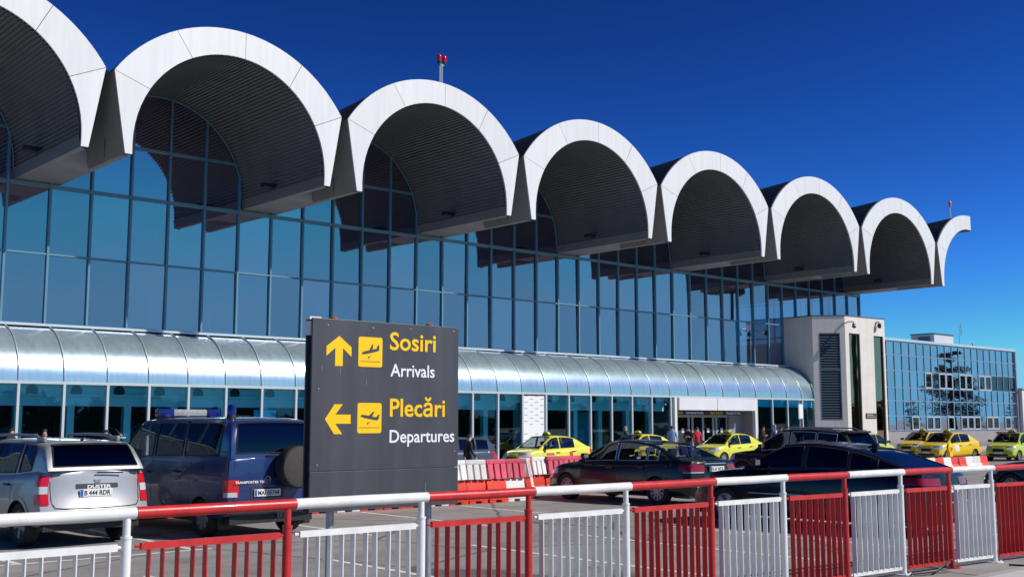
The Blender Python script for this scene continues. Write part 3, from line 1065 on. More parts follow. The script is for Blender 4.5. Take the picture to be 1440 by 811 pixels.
# ================================================================ corner tower
TA, TB, TC, TD = (62.3, DG - 0.1), (62.12, DSH), (63.56, 39.32), (67.8, 38.98)
TE = (69.2, 40.3)
ZT = bz(7.5)
tower = empty('corner_tower', (64.5, 41, -0.22))
tag(tower, 'pale rendered corner tower with a tall louvre and two narrow windows beside the canopy end', 'building')
poly = [TA, TB, TC, TD, TE, (69.2, DG - 0.1)]
def facept(P, Q, t, z, out=0.0):
    d = Vector((Q[0] - P[0], Q[1] - P[1])); n = Vector((d.y, -d.x)).normalized()
    return (P[0] + d.x * t + n.x * out, P[1] + d.y * t + n.y * out, z)
def wall_with_holes(mb, P, Q, holes, z0, z1, depth=0.22):
    """a wall face between P and Q with recessed openings (t0, t1, za, zb)"""
    ts = sorted({0.0, 1.0, *[h[0] for h in holes], *[h[1] for h in holes]})
    zs = sorted({z0, z1, *[h[2] for h in holes], *[h[3] for h in holes]})
    for a, b in zip(ts[:-1], ts[1:]):
        for c, d in zip(zs[:-1], zs[1:]):
            tm, zm = (a + b) / 2, (c + d) / 2
            if any(h[0] < tm < h[1] and h[2] < zm < h[3] for h in holes): continue
            mb.add([facept(P, Q, a, c), facept(P, Q, b, c), facept(P, Q, b, d), facept(P, Q, a, d)], [(0, 1, 2, 3)])
    for a, b, c, d in holes:
        for (t0, za), (t1, zb_) in (((a, c), (b, c)), ((b, c), (b, d)), ((b, d), (a, d)), ((a, d), (a, c))):
            mb.add([facept(P, Q, t0, za), facept(P, Q, t1, zb_), facept(P, Q, t1, zb_, -depth), facept(P, Q, t0, za, -depth)], [(0, 1, 2, 3)])
mb = MB()
LV = (0.2, 0.84, 2.0, bz(6.6)); W1 = (0.09, 0.36, -0.05, bz(6.6)); W2 = (0.71, 0.955, -0.05, bz(6.55))
wall_with_holes(mb, TA, TB, [], -0.24, ZT)
wall_with_holes(mb, TB, TC, [LV], -0.24, ZT)
wall_with_holes(mb, TC, TD, [W1, W2], -0.24, ZT)
wall_with_holes(mb, TD, TE, [], -0.24, ZT)
wall_with_holes(mb, TE, poly[5], [], -0.24, ZT)
mb.add([(x, y, ZT) for x, y in poly], [tuple(range(6))])
wobj('wall', mb, 'render', tower, org=(64.5, 41, -0.22))
mb = MB()
cx_, cy_ = sum(p[0] for p in poly) / 6, sum(p[1] for p in poly) / 6
op = [(lerp(cx_, x, 1.012), lerp(cy_, y, 1.012)) for x, y in poly]
mb.prism(op, lambda a, b, d: (a, b, d), ZT + 0.002, ZT + 0.07)
wobj('coping', mb, 'louvre', tower, org=(64.5, 41, ZT))
# louvre
mb = MB()
dep = -0.2
mb.add([facept(TB, TC, LV[0], LV[2], dep), facept(TB, TC, LV[1], LV[2], dep), facept(TB, TC, LV[1], LV[3], dep), facept(TB, TC, LV[0], LV[3], dep)], [(0, 1, 2, 3)])
fr = 0.03
for t0, t1, za, zb_ in ((LV[0] + 0.001, LV[0] + fr, LV[2] + 0.002, LV[3] - 0.002), (LV[1] - fr, LV[1] - 0.001, LV[2] + 0.002, LV[3] - 0.002), (LV[0] + fr, LV[1] - fr, LV[2] + 0.002, LV[2] + 0.08), (LV[0] + fr, LV[1] - fr, LV[3] - 0.08, LV[3] - 0.002), (LV[0] + fr, LV[1] - fr, 5.1, 5.24)):
    pts = [facept(TB, TC, t, z, o) for o in (0.012, -0.12) for t, z in ((t0, za), (t1, za), (t1, zb_), (t0, zb_))]
    mb.add(pts, [(0, 1, 2, 3), (7, 6, 5, 4), (0, 4, 5, 1), (1, 5, 6, 2), (2, 6, 7, 3), (3, 7, 4, 0)])
lou = wobj('louvre', mb, 'louvre', tower, org=(62.9, 40.1, LV[2]))
z = LV[2] + 0.12
sl_me = None
while z < LV[3] - 0.2:
    if not 4.95 < z < 5.2:
        a0 = facept(TB, TC, LV[0] + fr, z, 0.0); b0 = facept(TB, TC, LV[1] - fr, z, 0.0)
        a1 = facept(TB, TC, LV[0] + fr, z + 0.15, -0.15); b1 = facept(TB, TC, LV[1] - fr, z + 0.15, -0.15)
        if sl_me is None:
            q = MB(); up = Vector((0, 0, 0.03))
            pts = [Vector(p) for p in (a0, b0, b1, a1)]
            q.add([p for p in pts] + [p + up for p in pts], [(0, 1, 2, 3), (7, 6, 5, 4), (0, 4, 5, 1), (1, 5, 6, 2), (2, 6, 7, 3), (3, 7, 4, 0)])
            sl_me = q.mesh('slat', 'louvre', org=(62.9, 40.1, z))
        winst('slat', sl_me, (62.9, 40.1, z), lou)
    z += 0.165
for Wd in (W1, W2):
    mb = MB()
    for t0, t1, za, zb_ in ((Wd[0] + 0.0005, Wd[0] + 0.014, Wd[2] + 0.01, Wd[3] - 0.002), (Wd[1] - 0.014, Wd[1] - 0.0005, Wd[2] + 0.01, Wd[3] - 0.002), (Wd[0] + 0.014, Wd[1] - 0.014, Wd[3] - 0.07, Wd[3] - 0.002)):
        pts = [facept(TC, TD, t, z, o) for o in (-0.06, -0.16) for t, z in ((t0, za), (t1, za), (t1, zb_), (t0, zb_))]
        mb.add(pts, [(0, 1, 2, 3), (7, 6, 5, 4), (0, 4, 5, 1), (1, 5, 6, 2), (2, 6, 7, 3), (3, 7, 4, 0)])
    wn_o = wobj('window', mb, 'trim', tower, org=(facept(TC, TD, Wd[0], 0)))
    q = MB().add([facept(TC, TD, Wd[0], Wd[2], -0.12), facept(TC, TD, Wd[1], Wd[2], -0.12), facept(TC, TD, Wd[1], Wd[3], -0.12), facept(TC, TD, Wd[0], Wd[3], -0.12)], [(0, 1, 2, 3)])
    wobj('pane', q, 'bronze', wn_o, org=(facept(TC, TD, Wd[0], 0)), fix=False)
mb = MB()
pts = [facept(TC, TD, t, z, o) for o in (0.05, 0.002) for t, z in ((0.44, 2.1), (0.70, 2.1), (0.70, 2.42), (0.44, 2.42))]
mb.add(pts, [(0, 1, 2, 3), (7, 6, 5, 4), (0, 4, 5, 1), (1, 5, 6, 2), (2, 6, 7, 3), (3, 7, 4, 0)])
plq = wobj('name_plate', mb, cloth('plaque_olive', (0.09, 0.085, 0.06)), tower, org=(65.6, 39.1, 2.1))
mb = MB()
for za, zb_, t0, t1 in ((2.28, 2.34, 0.455, 0.6), (2.17, 2.21, 0.455, 0.68)):
    mb.add([facept(TC, TD, t, z, 0.054) for t, z in ((t0, za), (t1, za), (t1, zb_), (t0, zb_))], [(0, 1, 2, 3)])
wobj('plate_stripe', mb, cloth('plaque_pale', (0.45, 0.43, 0.3)), plq, org=(65.6, 39.1, 2.1), fix=False)

def sec_camera(p, n, down, label, s=1.0):
    """wall camera: bracket arm, housing and lens; n is the outward direction"""
    n = Vector(n).normalized()
    o = empty('security_camera', p)
    tag(o, label, 'camera', 'security cameras on the terminal walls')
    P = Vector(p)
    q = MB().cyl(P - n * 0.02, P + n * 0.03, 0.09, n=12)
    q.tube([P, P + n * 0.35 * s + Vector((0, 0, 0.1)), P + n * 0.62 * s + Vector((0, 0, 0.08)), P + n * 0.66 * s + Vector((0, 0, -0.05))], 0.04, 8)
    wobj('bracket', q, 'galv', o, smooth=40)
    q = MB().cyl(P + n * 0.66 * s + Vector((0, 0, -0.02)), P + n * 0.66 * s + Vector((0, 0, -0.22)), 0.11, 0.14, n=14)
    h = wobj('housing', q, down, o, smooth=40)
    q = MB().lathe([(0.13, 0), (0.11, -0.07), (0.06, -0.11), (0.0, -0.125)], lambda a, b, c: (P.x + n.x * 0.66 * s + a, P.y + n.y * 0.66 * s + b, P.z - 0.22 + c), 14)
    wobj('dome_lens', q, 'black', h, smooth=60)
sec_camera(facept(TB, TC, 0.97, bz(7.1)), (0.25, -1, 0), 'galv', 'security camera on a curved arm at the tower corner above the louvre')
sec_camera(facept(TC, TD, 0.78, bz(7.25)), (0.1, -0.35, 0), 'black', 'small dark security camera under the coping at the right end of the tower', 0.35)
sec_camera((60.0, DG - 0.16, bz(6.7)), (-0.5, -0.6, 0), 'black', 'dark security camera on the glass wall just left of the tower')

# ================================================================ office block
OY = 60.0
OX0, OX1 = 103.0, 133.4
OZ = bz(9.0)
off = empty('office_building', (118, OY, -0.22))
tag(off, 'low mirror-glass office block at the far right with a tree reflected in its facade', 'building')
rows_ = [0.95, 2.45, 4.0, 5.35, 7.1, 8.7, OZ - 0.35]
ncs = 20
cw = (OX1 - OX0) / ncs
mb = MB()
mb.box(OX0, OX1 + 0.25, OY, OY + 18, -0.22, rows_[0] - 0.06)
mb.box(OX0, OX1 + 0.25, OY + 0.5, OY + 18, rows_[0], OZ - 0.3)
wobj('core_wall', mb, 'entrywall', off, org=(118, OY, -0.22))
mb = MB()
for c in range(ncs + 1):
    x = OX0 + c * cw
    mb.box(x - 0.05, x + 0.05, OY - 0.07, OY + 0.03, rows_[0], rows_[-1])
for z in rows_:
    mb.box(OX0 - 0.05, OX1 + 0.05, OY - 0.055, OY + 0.028, z - 0.05, z + 0.05)
fr_o = wobj('facade_grid', mb, cloth('office_frame', (0.17, 0.26, 0.36)), off, org=(118, OY, 0.9))
mb = MB()
mb.bbox(OX0 - 0.1, OX1 + 0.3, OY - 0.15, OY + 18.1, OZ - 0.28, OZ, 0.02)
wobj('parapet', mb, cloth('office_cap', (0.38, 0.52, 0.62)), off, org=(118, OY, OZ))
mb = MB()
mb.box(OX1 + 0.06, OX1 + 0.36, OY - 0.2, OY + 0.3, -0.22, OZ - 0.3)
wobj('corner_post', mb, 'galv', off, org=(OX1, OY, 0))
office_frame_me = MB()
opane = {}
for c in range(ncs):
    for r in range(len(rows_) - 1):
        x0, x1, z0, z1 = OX0 + c * cw + 0.05, OX0 + (c + 1) * cw - 0.05, rows_[r] + 0.05, rows_[r + 1] - 0.05
        dark = (r == 3 and c in (6, 8, 9, 11, 12, 14, 15, 16, 17, 18, 19)) or (r == 0 and c in (4, 6, 7, 9, 11, 12, 13, 15, 16, 18))
        k = (r, dark)
        if k not in opane:
            opane[k] = MB().add([(0, 0, 0), (x1 - x0, 0, 0), (x1 - x0, 0, z1 - z0), (0, 0, z1 - z0)], [(0, 1, 2, 3)]).mesh('glass_pane', 'glass_dark' if dark else 'glass_office', fix=False)
        o = winst('glass_pane', opane[k], (x0, OY - 0.005, z0), fr_o)
        o.rotation_euler = (random.gauss(0, 0.002), 0, random.gauss(0, 0.002))
ofr = {}
for c, r in [(c, 3) for c in (6, 8, 9, 11, 12, 14, 15)] + [(c, 0) for c in (4, 6, 7, 9, 11, 12, 13, 15, 16, 18)]:
    if r not in ofr:
        w_, h_, f_ = cw, rows_[r + 1] - rows_[r], 0.17
        q = MB()
        for a, b, cc, d in ((0.05, f_, 0.05, h_ - 0.05), (w_ - f_, w_ - 0.05, 0.05, h_ - 0.05), (f_, w_ - f_, 0.05, f_), (f_, w_ - f_, h_ - f_, h_ - 0.05)):
            q.box(a, b, -0.06, -0.012, cc, d)
        ofr[r] = q.mesh('window_frame', cloth('office_light_frame', (0.42, 0.48, 0.55)))
    winst('window_frame', ofr[r], (OX0 + c * cw, OY, rows_[r]), off)
# roof plant room and aerials
hut = empty('plant_room', (120.5, OY + 3, OZ)); hut.parent = off; hut.location = Vector((120.5, OY + 3, OZ)) - WL['office_building']; WL['plant_room'] = Vector((120.5, OY + 3, OZ))
q = MB().bbox(118.4, 122.8, OY + 2, OY + 4.8, OZ - 0.1, OZ + 1.2, 0.03)
wobj('plant_wall', q, cloth('plant_white', (0.55, 0.56, 0.58)), hut)
q = MB().box(118.3, 118.39, OY + 2.5, OY + 3.9, OZ + 0.2, OZ + 0.95)
wobj('vent_grille', q, 'louvre', hut)
q = MB().bbox(118.3, 122.9, OY + 1.9, OY + 4.9, OZ + 1.21, OZ + 1.32, 0.02)
wobj('plant_roof', q, 'louvre', hut)

def aerial(p, label):
    P = Vector(p)
    q = MB().cyl(P, P + Vector((0, 0, 2.6)), 0.05, 0.035, n=8)
    for z, l in ((1.5, 0.35), (1.95, 0.42), (2.35, 0.3)):
        q.cyl(P + Vector((-l, 0, z)), P + Vector((l, 0, z + 0.15)), 0.02, n=6)
        q.cyl(P + Vector((l * 0.8, -0.1, z)), P + Vector((l * 0.8, -0.1, z + 0.5)), 0.05, n=6)
    tag(wobj('roof_aerial', q, 'galv', org=P, smooth=40), label, 'aerial')
aerial((126.3, OY + 3, OZ), 'thin branched aerial on the office block roof')

def obstruction_lamp(p, twin, m, h, label):
    P = Vector(p)
    o = empty('obstruction_light', P)
    tag(o, label, 'warning light', 'obstruction lights on the roofs')
    q = MB().cyl(P - Vector((0, 0, 0.3)), P + Vector((0, 0, h)), 0.05, n=8)
    q.cyl(P + Vector((-0.1, 0, -0.2)), P + Vector((-0.1, 0, h * 0.93)), 0.03, n=6)
    if twin:
        q.tube([P + Vector((-0.14, 0, h)), P + Vector((0, 0, h - 0.12)), P + Vector((0.14, 0, h))], 0.05, 6)
    else:
        q.cyl(P + Vector((0, 0, h)), P + Vector((0, 0, h + 0.12)), 0.1, n=8)
    wobj('pole', q, 'galv', o, smooth=40)
    for dx in ((-0.14, 0.14) if twin else (0,)):
        c = P + Vector((dx, 0, h + 0.1))
        q = MB().cyl(c - Vector((0, 0, 0.12)), c, 0.085, 0.1, n=12, mi=0)
        b = wobj('lamp_base', q, 'trim', o, smooth=40)
        q = MB().lathe([(0.09, 0), (0.105, 0.08), (0.105, 0.2), (0.08, 0.28), (0.04, 0.31), (0, 0.32)], lambda x, y, z: (c.x + x, c.y + y, c.z + z), 14)
        wobj('lamp_glass', q, m, b, smooth=50)
obstruction_lamp((AX[3] + 1.1, DF + 1.2, C_OUT + R_OUT - 0.25), True, 'lampred', 1.6, 'twin red obstruction light on top of the third arch')
obstruction_lamp((AX[8] - 0.05, DF + 1.2, C_OUT + R_OUT - 0.2), False, 'lamporange', 1.05, 'single orange obstruction light on the last half arch')
obstruction_lamp((129.5, OY + 3, OZ), False, 'lamporange', 0.35, 'small orange obstruction light on the office block roof')

# pale wall beyond the office block
ow = empty('low_annex', (136, OY - 1, -0.22))
tag(ow, 'pale low annex wall at the right edge beyond the glass office block', 'building')
q = MB()
q.box(133.9, 150, OY - 0.6, OY + 10, -0.22, 5.6)
wobj('wall', q, 'render', ow)
q = MB().box(133.8, 150.1, OY - 0.7, OY + 10, 5.602, 5.8)
wobj('roof_edge', q, 'galv', ow)
q = MB().box(134.6, 137, OY - 0.66, OY - 0.58, -0.2, 2.6)
wobj('door', q, 'doorframe', ow)
# ================================================================ red and white railing
JX = [0.75, 2.05, 3.33, 4.60, 5.86, 7.05, 8.31, 9.62, 10.88, 12.02, 13.20, 14.28, 15.28, 16.4, 17.5]
JY = [7.75, 7.74, 7.72, 7.71, 7.67, 7.63, 7.59, 7.58, 7.55, 7.47, 7.41, 7.33, 7.23, 7.13, 7.03]
ZR, ZP = 1.262, 1.03
rail = empty('railing', (8.3, 7.59, 0))
tag(rail, 'pedestrian railing painted in alternating red and white panels along the kerb in the foreground', 'railing')
slat_me = {m: MB().box(-0.004, 0.004, -0.03, 0.03, 0.10, ZP - 0.024).mesh('slat', m) for m in ('redpaint', 'whitepaint')}
for i in range(1, len(JX)):
    m = 'whitepaint' if i % 2 == 0 else 'redpaint'
    P, Q = Vector((JX[i - 1], JY[i - 1], 0)), Vector((JX[i], JY[i], 0))
    d = (Q - P).normalized(); n = Vector((-d.y, d.x, 0)); L = (Q - P).length
    ang = math.atan2(d.y, d.x)
    up = Vector((0, 0, 1))
    q = MB().tube([P + up * ZR - d * 0.005, P + d * L * 0.5 + up * (ZR + random.uniform(-0.003, 0.003)), Q + up * ZR - d * 0.01], 0.042, 16)
    wobj('top_rail', q, m, rail, org=P + up * ZR, smooth=50)
    pp = Q - d * 0.07
    q = MB()
    q.cyl(pp + up * 0.0, pp + up * 1.09, 0.036, n=14)
    q.cyl(pp + up * 1.085, pp + up * 1.103, 0.040, n=14)
    q.cyl(pp + up * 1.095, pp + up * (ZR - 0.02), 0.027, n=10)
    po = wobj('post', q, m, rail, org=pp, smooth=50)
    q = MB().cyl(pp, pp + up * 0.012, 0.11, n=14)
    for k in range(4):
        t = PI / 4 + k * PI / 2
        q.cyl(pp + Vector((0.08 * math.cos(t), 0.08 * math.sin(t), 0.01)), pp + Vector((0.08 * math.cos(t), 0.08 * math.sin(t), 0.03)), 0.012, n=6)
    wobj('base_plate', q, m, po, org=pp)
    a, b = P + d * 0.035, Q - d * 0.135
    pn = empty('railing_panel', a); pn.parent = rail; pn.location = a - WL['railing']; WL[pn.name] = a.copy()
    for z, hh in ((ZP, 0.024), (0.085, 0.02)):
        q = MB()
        vs_ = []
        for e in (a, b):
            for sy, sz in ((-1, -1), (1, -1), (1, 1), (-1, 1)):
                vs_.append(e + n * 0.02 * sy + up * (z + hh * sz))
        q.add(vs_, [(0, 1, 2, 3), (7, 6, 5, 4), (0, 4, 5, 1), (1, 5, 6, 2), (2, 6, 7, 3), (3, 7, 4, 0)])
        q.cyl(a - d * 0.04 + up * z, a + d * 0.01 + up * z, 0.012, n=6)
        q.cyl(b - d * 0.01 + up * z, b + d * 0.035 + up * z, 0.012, n=6)
        wobj('panel_rail', q, m, pn, org=a + up * z)
    k = max(6, int(round((b - a).length / 0.108)))
    for j in range(k):
        p = a + (b - a) * ((j + 0.5) / k)
        o = winst('slat', slat_me[m], p, pn)
        o.rotation_euler = (random.gauss(0, 0.004), random.gauss(0, 0.006), ang + random.gauss(0, 0.03))

# a loose black cable over the ground near the railing
q = MB().tube([(13.1, 7.3, 0.02), (13.4, 7.12, 0.05), (13.75, 7.12, 0.16), (14.0, 7.22, 0.13), (14.1, 7.28, 0.02)], 0.012, 6)
tag(wobj('cable', q, 'black', org=(13.1, 7.3, 0), smooth=60), 'loose dark cable lying at the foot of a red railing post', 'cable')
q = MB().tube([(15.0, 6.95, 0.012), (15.1, 6.7, 0.012), (15.05, 6.55, 0.02), (15.3, 6.35, 0.115), (15.2, 6.0, 0.115)], 0.012, 6)
tag(wobj('cable', q, 'black', org=(15.0, 6.95, 0), smooth=60), 'dark cable running from a white railing post over the pale pavement', 'cable')

# ================================================================ direction sign
SY = 9.0
sg = empty('direction_sign', (6.37, SY, 0))
tag(sg, 'charcoal airport direction sign reading Sosiri Arrivals and Plecari Departures behind the railing', 'sign')
q = MB().bbox(5.495, 7.238, SY - 0.02, SY, 1.441, 2.86, 0.004)
up_p = wobj('upper_panel', q, 'signgrey', sg, org=(5.495, SY - 0.02, 1.44))
q = MB().bbox(5.497, 7.24, SY - 0.02, SY, 1.07, 1.438, 0.004)
wobj('lower_panel', q, 'signgrey', sg, org=(5.495, SY - 0.02, 1.07))
q = MB()
q.box(5.53, 7.21, SY + 0.003, SY + 0.09, 1.09, 2.84)
wobj('core_frame', q, 'black', sg, org=(5.53, SY, 1.09))
q = MB().bbox(5.50, 7.24, SY + 0.093, SY + 0.113, 1.07, 2.86, 0.004)
wobj('back_panel', q, 'signgrey', sg, org=(5.5, SY + 0.1, 1.07))
q = MB().box(5.475, 5.535, SY + 0.01, SY + 0.088, 2.70, 2.83)
q.box(5.475, 5.60, SY - 0.0, SY + 0.1, 2.845, 2.872)
wobj('corner_bracket', q, 'whitepaint', sg, org=(5.47, SY, 2.7))
for x in (5.835, 6.995):
    q = MB().cyl((x, SY + 0.16, -0.02), (x, SY + 0.16, 2.868), 0.038, n=16)
    q.box(x - 0.05, x + 0.05, SY + 0.113, SY + 0.125, 1.3, 1.36); q.box(x - 0.05, x + 0.05, SY + 0.113, SY + 0.125, 2.5, 2.56)
    po = wobj('post', q, 'galv', sg, org=(x, SY + 0.16, 0), smooth=40)
    q = MB().lathe([(0.04, 0), (0.04, 0.018), (0.025, 0.032), (0, 0.036)], lambda a, b, c: (x + a, SY + 0.16 + b, 2.869 + c), 12)
    wobj('post_cap', q, cloth('rusty_cap', (0.32, 0.07, 0.04)), po, org=(x, SY + 0.16, 2.88), smooth=40)
PF = SY - 0.0215
def flat(name, poly, m, par=None, dy=0.0):
    mb = MB().prism(poly, lambda a, b, d: (a, PF + dy + d, b), -0.0012, 0.0012)
    return wobj(name, mb, m, par or up_p, org=(poly[0][0], PF, poly[0][1]))
def arrow_pts(cx, cz, s, rot):
    base = [(0, 1.0), (0.98, 0.28), (0.98, -0.36), (0.30, 0.20), (0.30, -1.0), (-0.30, -1.0), (-0.30, 0.20), (-0.98, -0.36), (-0.98, 0.28)]
    c, s_ = math.cos(rot), math.sin(rot)
    return [(cx + s * (x * c - z * s_), cz + s * (x * s_ + z * c)) for x, z in base]
flat('arrow', arrow_pts(5.787, 2.56, 0.142, 0), 'signyellow')
flat('arrow', arrow_pts(5.787, 1.92, 0.142, PI / 2), 'signyellow')
def rrect(x0, x1, z0, z1, r, n=5):
    pts = []
    for cx, cz, a0 in ((x1 - r, z0 + r, -PI / 2), (x1 - r, z1 - r, 0), (x0 + r, z1 - r, PI / 2), (x0 + r, z0 + r, PI)):
        pts += [(cx + r * math.cos(a0 + PI / 2 * k / n), cz + r * math.sin(a0 + PI / 2 * k / n)) for k in range(n + 1)]
    return pts
PLANE = [(-1.0, -0.16), (-0.86, 0.02), (-0.55, 0.08), (-0.12, 0.13), (0.22, 0.62), (0.36, 0.62), (0.24, 0.17), (0.66, 0.22), (0.88, 0.55), (0.99, 0.55), (0.97, 0.12), (0.86, -0.02), (0.3, -0.1), (-0.6, -0.2)]
for z, tilt_, fl in ((2.5635, 0.10, -1), (1.931, -0.28, 1)):
    ic = flat('pictogram', rrect(6.005, 6.283, z - 0.144, z + 0.144, 0.022), 'signyellow')
    c, s_ = math.cos(tilt_), math.sin(tilt_)
    pl = [(6.144 + 0.107 * (x * c - y * s_), z + 0.005 + 0.107 * (x * s_ + y * c)) for x, y in PLANE]
    flat('plane_symbol', pl, 'signgrey', ic, -0.0014)
    flat('plane_symbol', [(6.115, z - 0.045), (6.165, z - 0.035), (6.13, z - 0.05), (6.13, z - 0.062), (6.12, z - 0.062)], 'signgrey', ic, -0.0014)
    flat('runway_line', [(6.03, z - 0.094), (6.258, z - 0.094), (6.258, z - 0.089), (6.03, z - 0.089)], 'signgrey', ic, -0.0014)
for t, x0, x1, z, m, cap, b in (('Sosiri', 6.372, 6.940, 2.598, 'signyellow', 0.172, 0.012), ('Arrivals', 6.383, 6.927, 2.338, 'signwhite', 0.122, 0.006),
                                ('Plec\u0103ri', 6.382, 7.063, 1.949, 'signyellow', 0.172, 0.012), ('Departures', 6.382, 7.186, 1.695, 'signwhite', 0.122, 0.006)):
    me = text_mesh('sign_text', t, cap / 0.70, m, depth=0.0024, bold=b * 0.32)
    xs_v = [v.co.x for v in me.vertices]
    k = (x1 - x0) / (max(xs_v) - min(xs_v)); mn = min(xs_v)
    for v in me.vertices: v.co.x = (v.co.x - mn) * k
    o = link('sign_text', me, up_p, Vector((x0, PF, z)) - WL[up_p.name]); o.rotation_euler = (R(90), 0, 0)
# scuffs and rivets on the panel
for x, z in ((5.66, 2.80), (6.17, 2.80), (6.62, 2.81), (7.17, 2.82), (5.57, 2.2), (7.19, 1.6), (5.57, 1.5)):
    q = MB().cyl((x, PF + 0.001, z), (x, PF - 0.004, z), 0.007, n=8)
    wobj('rivet', q, 'galv', up_p, org=(x, PF, z))
for x, z, l in ((5.60, 2.36, 0.05), (5.80, 2.33, 0.075), (6.1, 2.24, 0.06), (6.34, 1.09, 0.07), (6.82, 1.20, 0.1), (5.93, 1.15, 0.05)):
    flat('scratch', [(x, z), (x + 0.004, z + 0.01), (x + 0.005, z + l), (x + 0.001, z + l * 0.9)], cloth('scratch_pale', (0.3, 0.3, 0.32)))

# ================================================================ water barriers
def barrier_low(m):
    w = 0.30
    prof = [(-0.20, 0.06), (-0.20, 0.17), (-0.12, 0.27), (-0.10, 0.53), (0.10, 0.53), (0.12, 0.27), (0.20, 0.17), (0.20, 0.06)]
    mb = MB().prism(prof, lambda a, b, d: (d, a, b), -w, w)
    bm = bmesh.new()
    for v in mb.v: bm.verts.new(v)
    bm.verts.ensure_lookup_table()
    for f in mb.f: bm.faces.new([bm.verts[i] for i in f])
    bmesh.ops.bevel(bm, geom=bm.edges[:], offset=0.016, segments=2, profile=0.6, affect='EDGES')
    mb = MB(); bm.verts.index_update()
    mb.add([v.co.copy() for v in bm.verts], [[v.index for v in f.verts] for f in bm.faces]); bm.free()
    for sx in (-0.19, 0.19):                        # two feet leave fork slots between
        mb.bbox(sx - 0.1, sx + 0.1, -0.19, 0.19, 0.0, 0.08, 0.012)
    return mb.mesh('barrier_body', m, smooth=35)
def barrier_high(m):
    mb = MB()
    mb.bbox(-0.3, 0.3, -0.12, 0.12, 0.345, 0.45, 0.014)
    mb.bbox(-0.29, 0.29, -0.08, 0.08, 0.0, 0.355, 0.012)
    for x in (-0.205, 0.0, 0.205):                  # three leaning ribs
        pts = []
        for z, y in ((0.005, -0.18), (0.345, -0.115)):
            for dx, dy in ((-0.075, 0.0), (0.075, 0.0), (0.075, 0.12), (-0.075, 0.12)):
                pts.append((x + dx + 0.02, y + dy, z))
        mb.add(pts, [(0, 1, 2, 3), (7, 6, 5, 4), (0, 4, 5, 1), (1, 5, 6, 2), (2, 6, 7, 3), (3, 7, 4, 0)])
        pts = [(px, -py, pz) for px, py, pz in pts]
        mb.add(pts, [(0, 1, 2, 3), (7, 6, 5, 4), (0, 4, 5, 1), (1, 5, 6, 2), (2, 6, 7, 3), (3, 7, 4, 0)])
    return mb.mesh('barrier_body', m, smooth=35)
LOW = {m: barrier_low(m) for m in ('barred', 'barwhite')}
HIGH = {m: barrier_high(m) for m in ('barpink', 'barwhite')}
cap_me = MB().cyl((0, 0, 0.53), (0, 0, 0.55), 0.05, n=10).mesh('filler_cap', 'trim')
def smooth(a, b, x):
    t = min(1, max(0, (x - a) / (b - a))); return t * t * (3 - 2 * t)
def by(x):                                          # the row bends round the parked cars
    return 20.4 + 1.25 * (1 - smooth(10.6, 12.8, x)) + 1.15 * smooth(18.2, 20.0, x)
def byaw(x): return math.atan2(by(x + 0.1) - by(x - 0.1), 0.2)
low_seq = {49: 'r', 50: 'r', 51: 'w', 52: 'r', 53: 'r', 54: 'w', 55: 'r', 56: 'w', 57: 'r', 58: 'r', 14: 'r', 15: 'r', 16: 'r', 17: 'w', 18: 'r', 19: 'w', 20: 'r'}
nlow = 62
ORD2 = ['first', 'second', 'third', 'fourth', 'fifth', 'sixth', 'seventh', 'eighth', 'ninth', 'tenth', 'eleventh', 'twelfth', 'thirteenth', 'fourteenth', 'fifteenth', 'sixteenth', 'seventeenth', 'eighteenth', 'nineteenth']
ORD = ['first', 'second', 'third', 'fourth', 'fifth', 'sixth', 'seventh', 'eighth', 'ninth', 'tenth']
cnt = {}
for k in range(nlow):
    x = 7.93 + 0.6 * k
    c = low_seq.get(k) or random.choice('rrw')
    j = random.uniform(-0.02, 0.02)
    o = winst('water_barrier', LOW['barred' if c == 'r' else 'barwhite'], (x + random.uniform(-0.008, 0.008), by(x) + j, gz(by(x))))
    o.rotation_euler = (0, 0, byaw(x) + random.uniform(-0.03, 0.03))
    col = 'red' if c == 'r' else 'white'
    if 14 <= k <= 20:
        lab = ['red bottom barrier half hidden by the sign edge', 'first fully visible red bottom barrier right of the sign', 'second red bottom barrier right of the sign, beside the white one',
               'white bottom barrier between two red ones right of the sign', 'red bottom barrier between two white ones near the dark sedan', 'white bottom barrier just left of the dark sedan nose', 'red bottom barrier behind the front wheel of the dark sedan'][k - 14]
        tag(o, lab, 'barrier', 'water filled barriers')
    elif k < 8:
        tag(o, '%s low barrier standing past the silver car and blue van, %s of the row' % (col, ORD[k]), 'barrier', 'water filled barriers')
    elif k < 14:
        tag(o, '%s low barrier of which only the feet show under the direction sign' % col, 'barrier', 'low %s barriers under the sign' % col)
    elif k < 49:
        tag(o, '%s low barrier of the stretch hidden by the dark cars' % col, 'barrier', 'low %s barriers behind the dark cars' % col)
    else:
        tag(o, '%s low barrier in front of the amber taxis, %s past the black fastback' % (col, ORD2[k - 49]), 'barrier', 'water filled barriers')
    winst('filler_cap', cap_me, WL[o.name], o)
high_seq = {7: 'w', 8: 'w', 9: 'p', 10: 'p', 11: 'w', 12: 'p', 13: 'w', 14: 'p'}
